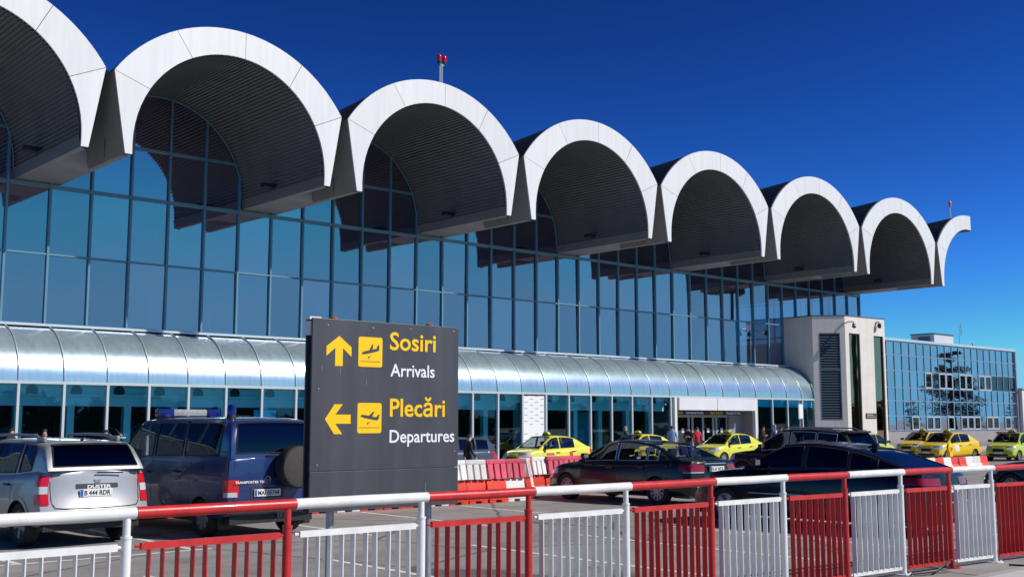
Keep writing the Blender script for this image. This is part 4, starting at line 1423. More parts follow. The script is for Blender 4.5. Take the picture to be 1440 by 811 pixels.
for k in range(20):
    x = 12.06 + 0.605 * k
    c = high_seq.get(k) or random.choice('pw')
    o = winst('stacked_barrier', HIGH['barpink' if c == 'p' else 'barwhite'], (x + random.uniform(-0.01, 0.01), by(x) + random.uniform(-0.02, 0.02), gz(by(x)) + 0.552))
    o.rotation_euler = (random.gauss(0, 0.008), random.gauss(0, 0.006), byaw(x) + random.uniform(-0.03, 0.03))
    col = 'faded red' if c == 'p' else 'white'
    lab = {7: 'white ribbed barrier stacked on top, nearest the sign edge', 8: 'second white ribbed barrier on top right of the sign', 9: 'first faded red ribbed barrier on top of the stack', 10: 'second faded red ribbed barrier on top, left of a white one',
           11: 'white ribbed barrier on top between faded red ones', 12: 'faded red ribbed barrier on top below the yellow taxi door', 13: 'white ribbed barrier on top below the rear of the first taxi'}.get(k)
    where = 'hidden behind the sign' if k < 7 else 'hidden behind the dark sedan'
    tag(o, lab or '%s ribbed barrier on the upper row %s' % (col, where), 'barrier', 'stacked barriers' if lab else 'stacked %s barriers %s' % (col, where))

def beacon(p, label):
    P = Vector(p)
    o = empty('barrier_lamp', P)
    tag(o, label, 'warning lamp')
    q = MB().bbox(P.x - 0.12, P.x + 0.12, P.y - 0.06, P.y + 0.06, P.z, P.z + 0.16, 0.02)
    wobj('lamp_housing', q, 'signyellow', o)
    q = MB().lathe([(0.0, -0.07), (0.14, -0.07), (0.2, -0.04), (0.2, 0.04), (0.14, 0.07), (0, 0.07)], lambda a, b, c: (P.x + a, P.y + c, P.z + 0.33 + b), 18)
    wobj('lamp_disc', q, 'signyellow', o, smooth=40)
    q = MB().lathe([(0.0, 0.03), (0.06, 0.025), (0.09, 0.0)], lambda a, b, c: (P.x + a, P.y - 0.07 - c, P.z + 0.33 + b), 14)
    wobj('lamp_lens', q, 'lamporange', o, smooth=50)
beacon((42.0, by(42), gz(by(42)) + 0.55), 'yellow round warning lamp standing on a barrier by the amber taxi')

# ================================================================ small sign on a post by the canopy end
q = empty('post_sign', (57.4, 38.75, -0.1))
tag(q, 'narrow white notice plate on a grey post by the canopy end', 'sign')
m_ = MB().cyl((57.4, 38.75, -0.1), (57.4, 38.75, 3.15), 0.045, n=12)
wobj('post', m_, 'galv', q, smooth=40)
m_ = MB().bbox(57.14, 57.66, 38.66, 38.69, 2.02, 2.95, 0.01)
pl_ = wobj('plate_frame', m_, 'galv', q)
m_ = MB().box(57.2, 57.6, 38.652, 38.658, 2.08, 2.89)
wobj('plate_face', m_, 'signwhite', pl_)

# ================================================================ trees that only the glass sees, and a lamp mast
def pine(loc, H, seed, label, mt='needle', layers=9, group=None, spread=0.42, n_leaf=2600, gap=True, leaf=1.0):
    rnd = random.Random(seed)
    P = Vector(loc)
    t = empty('pine_tree', P)
    tag(t, label, 'tree', group)
    mb = MB()
    pts = [P + Vector((0.12 * math.sin(k * 1.3 + seed), 0.12 * math.cos(k * 1.1), H * k / 8)) for k in range(9)]
    mb.tube(pts, [0.26 * H / 10 * (1 - 0.11 * k) + 0.02 for k in range(9)], 8)
    pads = []
    for l in range(layers):
        hz = H * (0.28 + 0.70 * l / (layers - 1))
        rr = H * spread * (1 - 0.72 * (l / (layers - 1)) ** 1.3) * rnd.uniform(0.5, 1.15)
        nb = 5 if l < layers - 2 else 3
        a0 = rnd.uniform(0, 6)
        for b in range(nb):
            if gap and rnd.random() < 0.15: continue
            a = a0 + 2 * PI * b / nb + rnd.uniform(-0.3, 0.3)
            L = rr * rnd.uniform(0.6, 1.05)
            st = P + Vector((0, 0, hz - 0.12 * L)); en = P + Vector((L * math.cos(a), L * math.sin(a), hz + rnd.uniform(-0.35, 0.6)))
            mb.tube([st, (st + en) / 2 + Vector((0, 0, -0.05 * L)), en], [0.07, 0.05, 0.02], 5)
            pads.append((st + (en - st) * 0.72, L * 0.5))
    wobj('trunk', mb, 'bark', t, smooth=60)
    lb = MB()
    for k in range(n_leaf):
        c, r = rnd.choice(pads)
        while True:
            u = Vector((rnd.uniform(-1, 1), rnd.uniform(-1, 1), rnd.uniform(-1, 1)))
            if u.length < 1: break
        p = c + Vector((u.x * r, u.y * r, u.z * r * 0.42 + 0.1))
        s_ = rnd.uniform(0.12, 0.28) * H / 11 * leaf
        a = Vector((rnd.gauss(0, 1), rnd.gauss(0, 1), rnd.gauss(0, 0.6))).normalized()
        b = a.orthogonal().normalized()
        lb.add([p - a * s_, p + b * s_ * 0.5, p + a * s_, p - b * s_ * 0.5], [(0, 1, 2, 3)])
    wobj('crown', lb, mt, t, fix=False)
pine((164, 36.5, -0.2), 12.5, 3, 'layered dark pine that shows reflected in the office block glass', n_leaf=9500, layers=8, spread=0.52, leaf=0.62)
for k, (x, y, h_) in enumerate(((186, 6, 5.5), (196, -10, 7), (205, 20, 5), (214, 2, 6), (225, 30, 6.5), (190, 26, 4.5), (236, 14, 7))):
    pine((x, y, -0.3), h_, 20 + k, 'small bushy tree %s of the planting opposite the office block' % ('first second third fourth fifth sixth seventh'.split()[k]), 'leaf', 6, 'trees opposite the office block', 0.4, 900, False)
# unseen belts of trees, added to darken reflections in low glass and car sides
rnd = random.Random(5)
wd = MB()
def wood_belt(n, at):
    for k in range(n):
        u = rnd.random()
        hmax = 4.2 + 1.4 * math.sin(u * 54) + 1.1 * math.sin(u * 181 + 1) + 0.7 * math.sin(u * 540)
        x, y = at(u, rnd.uniform(-5, 5))
        p = Vector((x, y, -0.2 + hmax * rnd.random() ** 0.8))
        s_ = rnd.uniform(0.5, 1.05)
        a = Vector((rnd.gauss(0, 1), rnd.gauss(0, 1), rnd.gauss(0, 0.8))).normalized(); b = a.orthogonal().normalized()
        wd.add([p - a * s_, p + b * s_ * 0.6, p + a * s_, p - b * s_ * 0.6], [(0, 1, 2, 3)])
wood_belt(26000, lambda u, v: (-100 + 430 * u, -75 + v))
wood_belt(9000, lambda u, v: (-95 + v, -75 + 140 * u))
o = wobj('added_wood', wd, 'leaf', org=(80, -75, 0), fix=False)
tag(o, 'unseen belt of trees added to darken the glass and car reflections', 'wood', kind='stuff')
rb = empty('grit_bin', (69.5, 31.9, -0.22))
tag(rb, 'red box with a flat lid standing behind the taxis', 'bin')
q = MB().bbox(69.0, 70.0, 31.5, 32.3, -0.22, 1.15, 0.03)
wobj('bin_body', q, 'barred', rb)
q = MB().bbox(68.95, 70.05, 31.45, 32.35, 1.16, 1.26, 0.03)
wobj('bin_lid', q, 'barred', rb)
MP = Vector((96.8, 11.9, -0.2))
mast = empty('lamp_mast', MP)
tag(mast, 'tall lamp mast with a round head that shows reflected in the terminal glass', 'lamp mast')
q = MB().cyl(MP, MP + Vector((0, 0, 16.2)), 0.3, 0.16, n=14)
wobj('mast_pole', q, 'trim', mast, smooth=40)
q = MB().lathe([(0.2, 15.9), (1.5, 15.95), (2.0, 16.2), (2.0, 16.7), (1.5, 17.0), (0.2, 17.1)], lambda a, b, c: (MP.x + a, MP.y + b, c), 24)
wobj('mast_head', q, 'trim', mast, smooth=40)

# ================================================================ people
def person(loc, rz, H, top, legs, hair, label, pose='stand', jacket_open=None, bag=None):
    """one continuous skinned body; clothes are material zones of the same surface"""
    s = H / 1.75
    J = dict(pel=(0, 0, 0.95), spine=(0, 0.01, 1.15), chest=(0, 0.0, 1.36), neck=(0, 0.005, 1.50), head0=(0, -0.015, 1.58), head1=(0, -0.02, 1.70))
    R_ = dict(pel=(0.155, 0.115), spine=(0.145, 0.105), chest=(0.175, 0.12), neck=(0.062, 0.062), head0=(0.078, 0.09), head1=(0.072, 0.088))
    bones = [('pel', 'spine'), ('spine', 'chest'), ('chest', 'neck'), ('neck', 'head0'), ('head0', 'head1')]
    def put(n, p, r):
        J[n] = p; R_[n] = (r, r) if not isinstance(r, tuple) else r
    step = 0.12 if pose == 'walk' else 0.02
    for sg, sd in ((-1, 'l'), (1, 'r')):
        f = step * sg
        put('hip' + sd, (0.10 * sg, 0, 0.88), 0.092)
        put('knee' + sd, (0.105 * sg, -0.02 - f * 0.6, 0.50), 0.062)
        put('ank' + sd, (0.11 * sg, 0.03 - f, 0.09), 0.045)
        put('toe' + sd, (0.125 * sg, -0.13 - f, 0.035), 0.04)
        bones += [('pel', 'hip' + sd), ('hip' + sd, 'knee' + sd), ('knee' + sd, 'ank' + sd), ('ank' + sd, 'toe' + sd)]
        put('sh' + sd, (0.185 * sg, 0.0, 1.42), 0.068)
        if pose == 'phone' and sg > 0:
            put('el' + sd, (0.27 * sg, -0.08, 1.18), 0.048); put('wr' + sd, (0.16 * sg, -0.17, 1.42), 0.033); put('hand' + sd, (0.12, -0.13, 1.53), 0.034)
        elif pose == 'fold':
            put('el' + sd, (0.27 * sg, -0.02, 1.15), 0.05); put('wr' + sd, (0.05 * sg, -0.22, 1.2), 0.035); put('hand' + sd, (-0.06 * sg, -0.2, 1.22), 0.034)
        else:
            b = 0.05 if pose == 'stand' else 0.12 * sg
            put('el' + sd, (0.245 * sg, 0.03 + b * 0.3, 1.14), 0.05); put('wr' + sd, (0.26 * sg, -0.06 + b, 0.90), 0.036); put('hand' + sd, (0.255 * sg, -0.08 + b, 0.81), 0.036)
        bones += [('chest', 'sh' + sd), ('sh' + sd, 'el' + sd), ('el' + sd, 'wr' + sd), ('wr' + sd, 'hand' + sd)]
        hx, hy, hz = J['hand' + sd]; wx, wy, wz = J['wr' + sd]
        dv = Vector((hx - wx, hy - wy, hz - wz)).normalized(); sv = dv.cross(Vector((1, 0, 0))).normalized()
        for q_, off_ in enumerate((-0.028, -0.01, 0.008, 0.026)):
            n1 = 'f%d%s' % (q_, sd)
            p = Vector((hx, hy, hz)) + dv * (0.085 - 0.008 * abs(q_ - 1.4)) + sv * off_
            put(n1, tuple(p), 0.0095); bones.append(('hand' + sd, n1))
        p = Vector((hx, hy, hz)) + dv * 0.02 + sv * -0.055
        put('th' + sd, tuple(p), 0.011); bones.append(('wr' + sd, 'th' + sd))
    put('nose', (0, -0.108, 1.625), 0.012); bones.append(('head0', 'nose'))
    names = list(J)
    me = bpy.data.meshes.new('body_cage')
    me.from_pydata([tuple(c * s for c in J[n]) for n in names], [(names.index(a), names.index(b)) for a, b in bones], [])
    o = bpy.data.objects.new('body_cage', me)
    COL.objects.link(o)
    md = o.modifiers.new('skin', 'SKIN'); md.use_smooth_shade = True
    sv_ = me.skin_vertices[0].data
    for i, n in enumerate(names):
        sv_[i].radius = tuple(r * s for r in R_[n]); sv_[i].use_root = (n == 'pel')
    o.modifiers.new('sub', 'SUBSURF').levels = 1
    dg = bpy.context.evaluated_depsgraph_get(); dg.update()
    bd = bpy.data.meshes.new_from_object(o.evaluated_get(dg))
    bpy.data.objects.remove(o); bpy.data.meshes.remove(me)
    bd.name = 'body'
    bd.materials.clear()
    for m_ in (legs, top, 'skin', 'tyre'):
        bd.materials.append(MT[m_])
    hands = [Vector(J[h]) * s for h in ('handl', 'handr')]
    for p in bd.polygons:
        c = p.center
        z = c.z / s
        near = min((c - h).length for h in hands)
        p.material_index = 3 if z < 0.085 else 0 if z < 0.93 and near > 0.13 * s else 1
        if near < 0.105 * s or z > 1.525: p.material_index = 2
        p.use_smooth = True
    root = empty('person', loc, rz)
    if rz == 0: WL.pop(root.name, None)
    tag(root, label, 'person')
    link('body', bd, root)
    mb = MB()
    rows = []
    for i in range(7):
        t = i / 6 * PI * 0.56
        row = []
        for k in range(14):
            a = 2 * PI * k / 14
            front = math.sin(a) < -0.2
            tt = t * (0.62 if front else 1.0)
            row.append((0.093 * s * math.sin(tt) * math.cos(a), (-0.015 + 0.108 * math.sin(tt) * math.sin(a)) * s, (1.645 + 0.115 * math.cos(tt)) * s))
        rows.append(row)
    mb.grid(rows, closed=True)
    link('hair', mb.mesh('hair', hair, smooth=70), root)
    mb = MB()
    for sx in (-0.032, 0.032):
        mb.lathe([(0, 0.006), (0.009, 0.003), (0.012, 0)], lambda a, b, c: ((sx + a) * s, (-0.098 - c) * s, (1.65 + b) * s), 8)
    links('eye', mb, 'black', root, 60)
    if jacket_open:
        mb = MB().add([(-0.05 * s, -0.127 * s, 1.42 * s), (0.05 * s, -0.127 * s, 1.42 * s), (0.04 * s, -0.118 * s, 1.05 * s), (-0.04 * s, -0.118 * s, 1.05 * s), (-0.045 * s, -0.09 * s, 1.42 * s), (0.045 * s, -0.09 * s, 1.42 * s)], [(0, 1, 2, 3), (0, 1, 5, 4)])
        link('shirt_front', mb.mesh('shirt_front', jacket_open), root)
    return root
cloth('jacket_black', (0.02, 0.02, 0.025)); cloth('jacket_navy', (0.04, 0.07, 0.2)); cloth('jacket_red', (0.55, 0.03, 0.05)); cloth('shirt_blue', (0.25, 0.36, 0.6))
cloth('shirt_pale', (0.55, 0.62, 0.75)); cloth('coat_brown', (0.09, 0.04, 0.03)); cloth('coat_beige', (0.45, 0.36, 0.28)); cloth('trousers_dark', (0.025, 0.025, 0.035)); cloth('jeans', (0.05, 0.08, 0.16))
W = -0.1
# facing: rz = 0 looks towards -Y, the car park
person((12.55, 39.5, W), 0.6, 1.76, 'jacket_black', 'trousers_dark', 'hair', 'person with short dark hair in a black jacket, leftmost head above the silver car')
person((13.62, 39.4, W), -0.3, 1.74, 'jacket_black', 'trousers_dark', 'hair', 'person in black looking out over the roof of the silver car')
person((15.8, 39.5, W), -0.8, 1.70, 'jacket_black', 'jeans', 'hair', 'person in a dark top between the silver car and the blue van')
person((42.9, 39.5, W), 0.9, 1.74, 'jacket_black', 'trousers_dark', 'greyhair', 'grey haired person in a dark jacket by the glass left of the entrance')
person((46.95, 39.8, W), 2.2, 1.76, 'shirt_blue', 'trousers_dark', 'hair', 'person in a light blue shirt near the left door jamb')
person((47.6, 39.2, W), -1.2, 1.70, 'jacket_black', 'jeans', 'hair', 'person in a black coat standing in the group before the entrance', 'fold')
person((48.15, 39.75, W), 0.4, 1.68, 'coat_brown', 'trousers_dark', 'hair', 'person in a brown coat in the group before the entrance')
person((47.95, 38.9, W), 2.6, 1.70, 'jacket_red', 'jeans', 'hair', 'person in a bright red jacket seen from behind at the entrance', 'walk')
person((54.75, 39.5, W), 0.3, 1.70, 'jacket_black', 'trousers_dark', 'hair', 'dark haired person in black beside the right door jamb', 'fold')
person((55.45, 39.2, W), -0.1, 1.82, 'jacket_navy', 'trousers_dark', 'greyhair', 'tall grey haired person in a blue suit jacket over a pale shirt', jacket_open='shirt_pale')
person((56.75, 39.3, W), -0.6, 1.64, 'coat_beige', 'jeans', 'hair', 'person in a beige top right of the one in the blue suit')
person((57.1, 39.9, W), 0.9, 1.66, 'jacket_black', 'trousers_dark', 'hair', 'person in black behind the beige top, near the notice post', 'phone')
person((25.15, 30.6, -0.22), 1.3, 1.66, 'jacket_black', 'trousers_dark', 'hair', 'dark clothed person beside the grey estate car at the sign edge', 'walk')
# ================================================================ vehicles
# local frame: +X forward, +Y to the car's left, Z up, origin on the ground under the middle
T_ROWS = [0.0, 0.07, 0.22, 0.45, 0.66, 0.82, 0.93, 1.0]

class Car:
    def __init__(s, P):
        s.P = P
        s.L, s.W = P['L'], P['W']
        s.bf, s.br = P.get('bulge_f', 0.16), P.get('bulge_r', 0.09)
        s.xf, s.xr = s.L / 2 - s.bf, -s.L / 2 + s.br
        s.deck = interp(P['deck'])
        s.hw = interp(P['width'])
        s.zbot = interp(P['bottom'])
        s.roof = interp(P['roof'])
        s.gx0, s.gx1 = P['roof'][-1][0], P['roof'][0][0]        # rear base, windscreen base
        s.gx0, s.gx1 = min(s.gx0, s.gx1), max(s.gx0, s.gx1)
        s.Ra = P['R'] + 0.055
        s.yf = P.get('yf', [0.93, 0.975, 1.0, 1.0, 0.985, 0.962, 0.93, 0.86])
        s.rake = interp(P.get('rake_f', [(0, 0.09), (0.2, 0.0), (0.6, 0.03), (1, 0.16)]))
        s.rake_r = interp(P.get('rake_r', [(0, 0.07), (0.25, 0.0), (0.6, 0.03), (1, 0.10)]))

    def zb(s, x):
        z = s.zbot(x)
        for xw in (s.P['ax_f'], s.P['ax_r']):
            d = abs(x - xw)
            if d < s.Ra:
                z = max(z, min(s.P['R'] + math.sqrt(s.Ra ** 2 - d * d) * 0.98, s.deck(x) - 0.16))
        return z

    def shift(s, x, t):
        """nose and tail lean"""
        e = max(0.0, 1 - (s.xf - x) / 0.5)
        r = max(0.0, 1 - (x - s.xr) / 0.45)
        return -s.rake(t) * e * e + s.rake_r(t) * r * r

    def section(s, x):
        zb, zt, w = s.zb(x), s.deck(x), s.hw(x)
        base = s.zbot(x)
        pts = []
        for t, f in zip(T_ROWS, s.yf):
            z = lerp(zb, zt, t)
            tt = (z - base) / (zt - base)
            ff = interp_row(s.yf, tt)
            pts.append((x + s.shift(x, tt), w * ff, z))
        return pts

    def side(s, x, z, out=0.0):
        base, zt = s.zbot(x), s.deck(x)
        t = min(1, max(0, (z - base) / (zt - base)))
        return Vector((x + s.shift(x, t), s.hw(x) * interp_row(s.yf, t) + out, z))

    def cap(s, end, v, z, out=0.0):
        """point on the nose (+1) or tail (-1); v in -1..1 across"""
        x = s.xf if end > 0 else s.xr
        p = s.side(x, z)
        b = s.bf if end > 0 else s.br
        return Vector((p.x + end * (b * (1 - abs(v) ** 2.4) + out), p.y * v, z))

    def wrap(s, end, v0, xl, z0, z1, out=0.006, nv=6, nx=5, nz=3, sg=1, taper=(0, 0)):
        """a patch that runs from v0 on the end face round the corner and xl along the side"""
        x = s.xf if end > 0 else s.xr
        cols = []
        for k in range(nv + 1):
            cols.append(('c', lerp(v0, 1.0, k / nv)))
        for k in range(1, nx + 1):
            cols.append(('s', x - end * xl * k / nx))
        rows = []
        n = len(cols) - 1
        for j in range(nz + 1):
            row = []
            for i, (m, q) in enumerate(cols):
                f = i / n
                za = z0 + taper[0] * f; zb_ = z1 + taper[1] * f
                z = lerp(za, zb_, j / nz)
                if m == 'c':
                    p = s.cap(end, q, z, out * (1 if q < 0.999 else 0.7))
                    if q > 0.8: p.y += out * (q - 0.8) / 0.2
                else:
                    p = s.side(q, z, out)
                row.append((p.x, p.y * sg, p.z))
            rows.append(row)
        return MB().grid(rows)

    # ---- greenhouse
    FR = [0.0, 0.09, 0.5, 0.86]
    def ghouse(s, x):
        z0 = s.deck(x) - 0.015
        y0 = s.hw(x) * s.P.get('yb', 0.885)
        H = max(0.0, s.roof(x) - z0)
        tum = s.P.get('tumble', 0.30)
        pts = []
        for f in s.FR:
            pts.append((x, y0 - tum * H * f ** 1.25, z0 + f * H))
        ye = y0 - tum * H - 0.035
        pts.append((x, ye + 0.012, z0 + 0.945 * H))
        for m, zf in ((0.93, 0.968), (0.65, 0.99), (0.33, 0.998), (0.0, 1.0)):
            pts.append((x, ye * m, z0 + zf * H))
        return pts


def interp_row(yf, t):
    for k in range(len(T_ROWS) - 1):
        if t <= T_ROWS[k + 1]:
            return lerp(yf[k], yf[k + 1], (t - T_ROWS[k]) / (T_ROWS[k + 1] - T_ROWS[k]))
    return yf[-1]


def wheel_meshes(R_, w, rim, style):
    q = MB()
    prof = [(R_ * 0.64, -w / 2 + 0.01), (R_ * 0.9, -w / 2), (R_ * 0.975, -w / 2 + 0.02), (R_, -w / 2 + 0.05), (R_, w / 2 - 0.05), (R_ * 0.975, w / 2 - 0.02), (R_ * 0.9, w / 2), (R_ * 0.64, w / 2 - 0.01)]
    q.lathe(prof, lambda a, b, c: (a, c, b), 28)
    ty = q.mesh('tyre', 'tyre', smooth=40)
    q = MB()
    q.lathe([(R_ * 0.66, w / 2 - 0.012), (R_ * 0.66, w / 2 - 0.03), (R_ * 0.6, w / 2 - 0.035), (R_ * 0.58, w / 2 - 0.09), (R_ * 0.15, w / 2 - 0.09)], lambda a, b, c: (a, c, b), 24)
    n = {'multi': 10, 'five': 5, 'steel': 8}[style]
    for k in range(n):
        a = 2 * PI * k / n
        hw = {'multi': 0.018, 'five': 0.045, 'steel': 0.05}[style]
        ca, sa = math.cos(a), math.sin(a)
        pts = []
        for y in (w / 2 - 0.055, w / 2 - 0.022):
            for r, d in ((R_ * 0.12, hw), (R_ * 0.61, hw * 0.8), (R_ * 0.61, -hw * 0.8), (R_ * 0.12, -hw)):
                pts.append((r * ca - d * sa, y, r * sa + d * ca))
        q.add(pts, [(0, 1, 2, 3), (7, 6, 5, 4), (0, 4, 5, 1), (1, 5, 6, 2), (2, 6, 7, 3), (3, 7, 4, 0)])
    q.cyl((0, w / 2 - 0.07, 0), (0, w / 2 - 0.012, 0), R_ * 0.17, n=14)
    rm = q.mesh('rim', rim, smooth=35)
    q = MB().cyl((0, w / 2 - 0.1, 0), (0, w / 2 - 0.094, 0), R_ * 0.6, n=24)
    dk = q.mesh('brake_disc', 'black')
    return ty, rm, dk


def plate(parent, p, rz, w, h, txt, rx=0.0, back=True):
    """registration plate facing -X (rear) when rz = 0"""
    me = MB().bbox(-0.006, 0.006, -w / 2, w / 2, -h / 2, h / 2, 0.003).mesh('number_plate', 'plate')
    o = link('number_plate', me, parent, p)
    o.rotation_euler = (0, rx, rz)
    if w > 0.4:
        b = link('country_band', MB().box(-0.0078, -0.0062, w / 2 - 0.05, w / 2 - 0.006, -h / 2 + 0.006, h / 2 - 0.006).mesh('country_band', 'plateblue'), o)
    if txt:
        me = text_mesh('plate_text', txt, h * 0.86, 'black', depth=0.001, bold=0.0025)
        xs = [v.co.x for v in me.vertices]
        k = (w - 0.10) / (max(xs) - min(xs)); mn = (max(xs) + min(xs)) / 2
        for v in me.vertices: v.co.x = (v.co.x - mn) * k
        t = link('plate_text', me, o, (-0.0075, -0.018, -h * 0.31))
        t.rotation_euler = (R(90), 0, R(-90))
    return o


def build_car(name, label, cat, P, loc, rz, paint, group=None, glass_m='carglass'):
    c = Car(P)
    root = empty(name, loc, rz)
    WL.pop(root.name, None)
    tag(root, label, cat, group)
    # ---------------- lower body
    xs = set()
    n = 44
    for k in range(n + 1): xs.add(round(lerp(c.xr, c.xf, k / n), 4))
    for xw in (P['ax_f'], P['ax_r']):
        for k in range(25):
            xs.add(round(xw + c.Ra * math.cos(PI * k / 24), 4))
        xs.add(round(xw + c.Ra + 0.004, 4)); xs.add(round(xw - c.Ra - 0.004, 4))
    doors = P['doors']
    for a, b in doors:
        xs |= {round(a, 4), round(b, 4)}
    xs |= {round(c.gx1 - 0.03, 4), round(c.gx0 + 0.02, 4)}
    xs = sorted(x for x in xs if c.xr <= x <= c.xf)
    keep = [xs[0]]
    imp = {round(v, 4) for d in doors for v in d}
    for x in xs[1:]:
        if x - keep[-1] > 0.006 or x in imp: keep.append(x)
    xs = keep
    secs = [c.section(x) for x in xs]
    def deck_pts(x, sec):
        y = sec[-1][1]; z = sec[-1][2]; cr = P.get('crown', 0.035)
        return [(sec[-1][0] + (c.shift(x, 1) * 0), y * m, z + cr * (1 - m * m) * min(1, 0.3 + abs(y))) for m in (0.88, 0.6, 0.3, 0.0)]
    full = [sec + deck_pts(x, sec) for x, sec in zip(xs, secs)]
    nr = len(T_ROWS)
    body, hood = MB(), MB()
    dm = {}
    hood_x0 = c.gx1 - 0.02
    for sg in (1, -1):
        for i in range(len(xs) - 1):
            xm = (xs[i] + xs[i + 1]) / 2
            cab = c.gx0 + 0.03 < xm < c.gx1 - 0.04
            for j in range(len(full[0]) - 1):
                if cab and j >= nr: continue
                quad = [full[i][j], full[i + 1][j], full[i + 1][j + 1], full[i][j + 1]]
                quad = [(x, y * sg, z) for x, y, z in quad]
                tgt = body
                if xm > hood_x0 and j >= nr - 1 + 1 and xm < c.xf - 0.06: tgt = hood
                if 1 <= j < nr:
                    for di, (a, b) in enumerate(doors):
                        if a < xm < b: tgt = dm.setdefault((di, sg), MB())
                tgt.add(quad, [(0, 1, 2, 3)], 0)
    # nose and tail caps
    for end, sec, x in ((1, full[-1], c.xf), (-1, full[0], c.xr)):
        b = c.bf if end > 0 else c.br
        rows = []
        for (px, py, pz) in sec:
            row = []
            for k in range(13):
                v = 1 - 2 * k / 12
                row.append((px + end * b * (1 - abs(v) ** 2.4) * (1.0), py * v, pz))
            rows.append(row)
        rows = rows[:nr + 1]
        body.grid(rows)
        # close the step between the cap top and the deck
        top = rows[-1]
        dk = [(sec[k][0], sec[k][1] * s_, sec[k][2]) for s_ in (1,) for k in range(nr, nr + 4)]
        crest = [(full[-1 if end > 0 else 0][nr + 3][0], t[1], full[-1 if end > 0 else 0][nr][2] + (P.get('crown', 0.035)) * 0.5 * (1 - (t[1] / max(top[0][1], 1e-3)) ** 2)) for t in top]
        body.grid([top, crest])
    bo = link('body', body.mesh('body', [paint], smooth=32), root)
    if hood.f:
        link('bonnet', hood.mesh('bonnet', paint, smooth=32), root)
    dobj = {}
    for k, mb in dm.items():
        dobj[k] = link('door', mb.mesh('door', paint, smooth=32), root)
    # gaps, handles
    for (di, sg), d in dobj.items():
        a, b = doors[di]
        g = MB()
        for x in (a, b):
            zt = c.deck(x) - 0.01; zb_ = max(c.zb(x), c.zb(min(max(x, a + .02), b - .02))) + 0.03
            rows = [[tuple(c.side(x + dx, lerp(zb_, zt, k / 8), 0.0018) * Vector((1, 1, 1))) for dx in (-0.005, 0.005)] for k in range(9)]
            g.grid([[(p[0], p[1] * sg, p[2]) for p in r] for r in rows])
        zz = c.zbot((a + b) / 2) + 0.075
        cols = [lerp(a, b, k / 8) for k in range(9)]
        g.grid([[(p.x, p.y * sg, p.z) for p in [c.side(x, max(zz, c.zb(x) + 0.03) + dz, 0.0018) for x in cols]] for dz in (-0.006, 0.006)])
        links('door_gap', g, 'black', d, fix=False)
        hx = a + 0.18; hz = c.deck(hx) - P.get('handle_drop', 0.14)
        p = c.side(hx, hz, 0.018)
        h = MB().bbox(hx - 0.1, hx + 0.1, sg * p.y - 0.018, sg * p.y + 0.012, hz - 0.018, hz + 0.018, 0.008)
        link('handle', h.mesh('handle', P.get('handle_mat', paint), smooth=40), d)
    # sill strip and wheel-arch lips
    tr = MB()
    for sg in (1, -1):
        for xw in (P['ax_f'], P['ax_r']):
            rows = []
            for k in range(17):
                a = PI * k / 16
                r0, r1 = c.Ra - 0.03, c.Ra + P.get('lip', 0.012)
                row = []
                for r in (r0, r1):
                    x = xw + r * math.cos(a); z = P['R'] + r * math.sin(a) * 0.985
                    z = max(z, c.zbot(x))
                    p = c.side(min(max(x, c.xr), c.xf), min(z, c.deck(x) - 0.1), 0.007)
                    row.append((x, sg * p.y, z))
                rows.append(row)
            tr.grid(rows)
    links('arch_lip', tr, P.get('lip_mat', paint), root, 40)
    # underbody and wheel wells
    ub = MB()
    hwid = c.W / 2 - 0.30
    ub.box(c.xr + 0.12, c.xf - 0.15, -hwid, hwid, P.get('ub', 0.2), 0.62)
    for x0, x1 in ((c.xr + 0.1, P['ax_r'] - c.Ra - 0.02), (P['ax_r'] + c.Ra + 0.02, P['ax_f'] - c.Ra - 0.02), (P['ax_f'] + c.Ra + 0.02, c.xf - 0.08)):
        if x1 > x0: ub.box(x0, x1, -c.W / 2 + 0.13, c.W / 2 - 0.13, P.get('ub', 0.2), P.get('ub', 0.2) + 0.14)
    for sg in (1, -1):
        for xw in (P['ax_f'], P['ax_r']):
            rows = []
            for k in range(13):
                a = PI * k / 12
                x = xw + (c.Ra - 0.002) * math.cos(a); z = P['R'] + (c.Ra - 0.002) * math.sin(a)
                rows.append([(x, sg * hwid, z), (x, sg * (c.W / 2 - 0.06), z)])
            ub.grid(rows)
            ub.add([(xw, sg * hwid, P['R'])] + [(r[0][0], sg * hwid, r[0][2]) for r in rows], [[0, k + 1, k + 2] for k in range(12)])
    link('underbody', ub.mesh('underbody', 'black'), root)
    # ---------------- wheels
    ty, rm, dk = wheel_meshes(P['R'], P.get('tw', 0.215), P.get('rim', 'rim'), P.get('rim_style', 'five'))
    for xw in (P['ax_f'], P['ax_r']):
        for sg in (1, -1):
            wo = link('wheel', ty, root, (xw, sg * (c.W / 2 - P.get('tw', 0.215) / 2 - 0.03), P['R']))
            wo.rotation_euler = (0, random.uniform(0, 6), 0 if sg > 0 else PI)
            link('rim', rm, wo); link('brake_disc', dk, wo)
    # ---------------- greenhouse
    gx = set()
    for k in range(25): gx.add(round(lerp(c.gx0, c.gx1, k / 24), 4))
    for x, z in P['roof']: gx.add(round(x, 4))
    marks = {round(v, 4) for w in P['win'] for v in w} | {round(v, 4) for v in (*P['screen'], *P['rear'])}
    gx |= marks
    gx = sorted(gx)
    keep = [gx[0]]
    for x in gx[1:]:
        if x in marks and x - keep[-1] <= 0.004 and keep[-1] not in marks: keep[-1] = x
        elif x - keep[-1] > 0.004 or x in marks: keep.append(x)
    gx = keep
    gs = [c.ghouse(x) for x in gx]
    sh, win, fw, rw = MB(), {}, MB(), MB()
    pil = P.get('pillar_black', [])
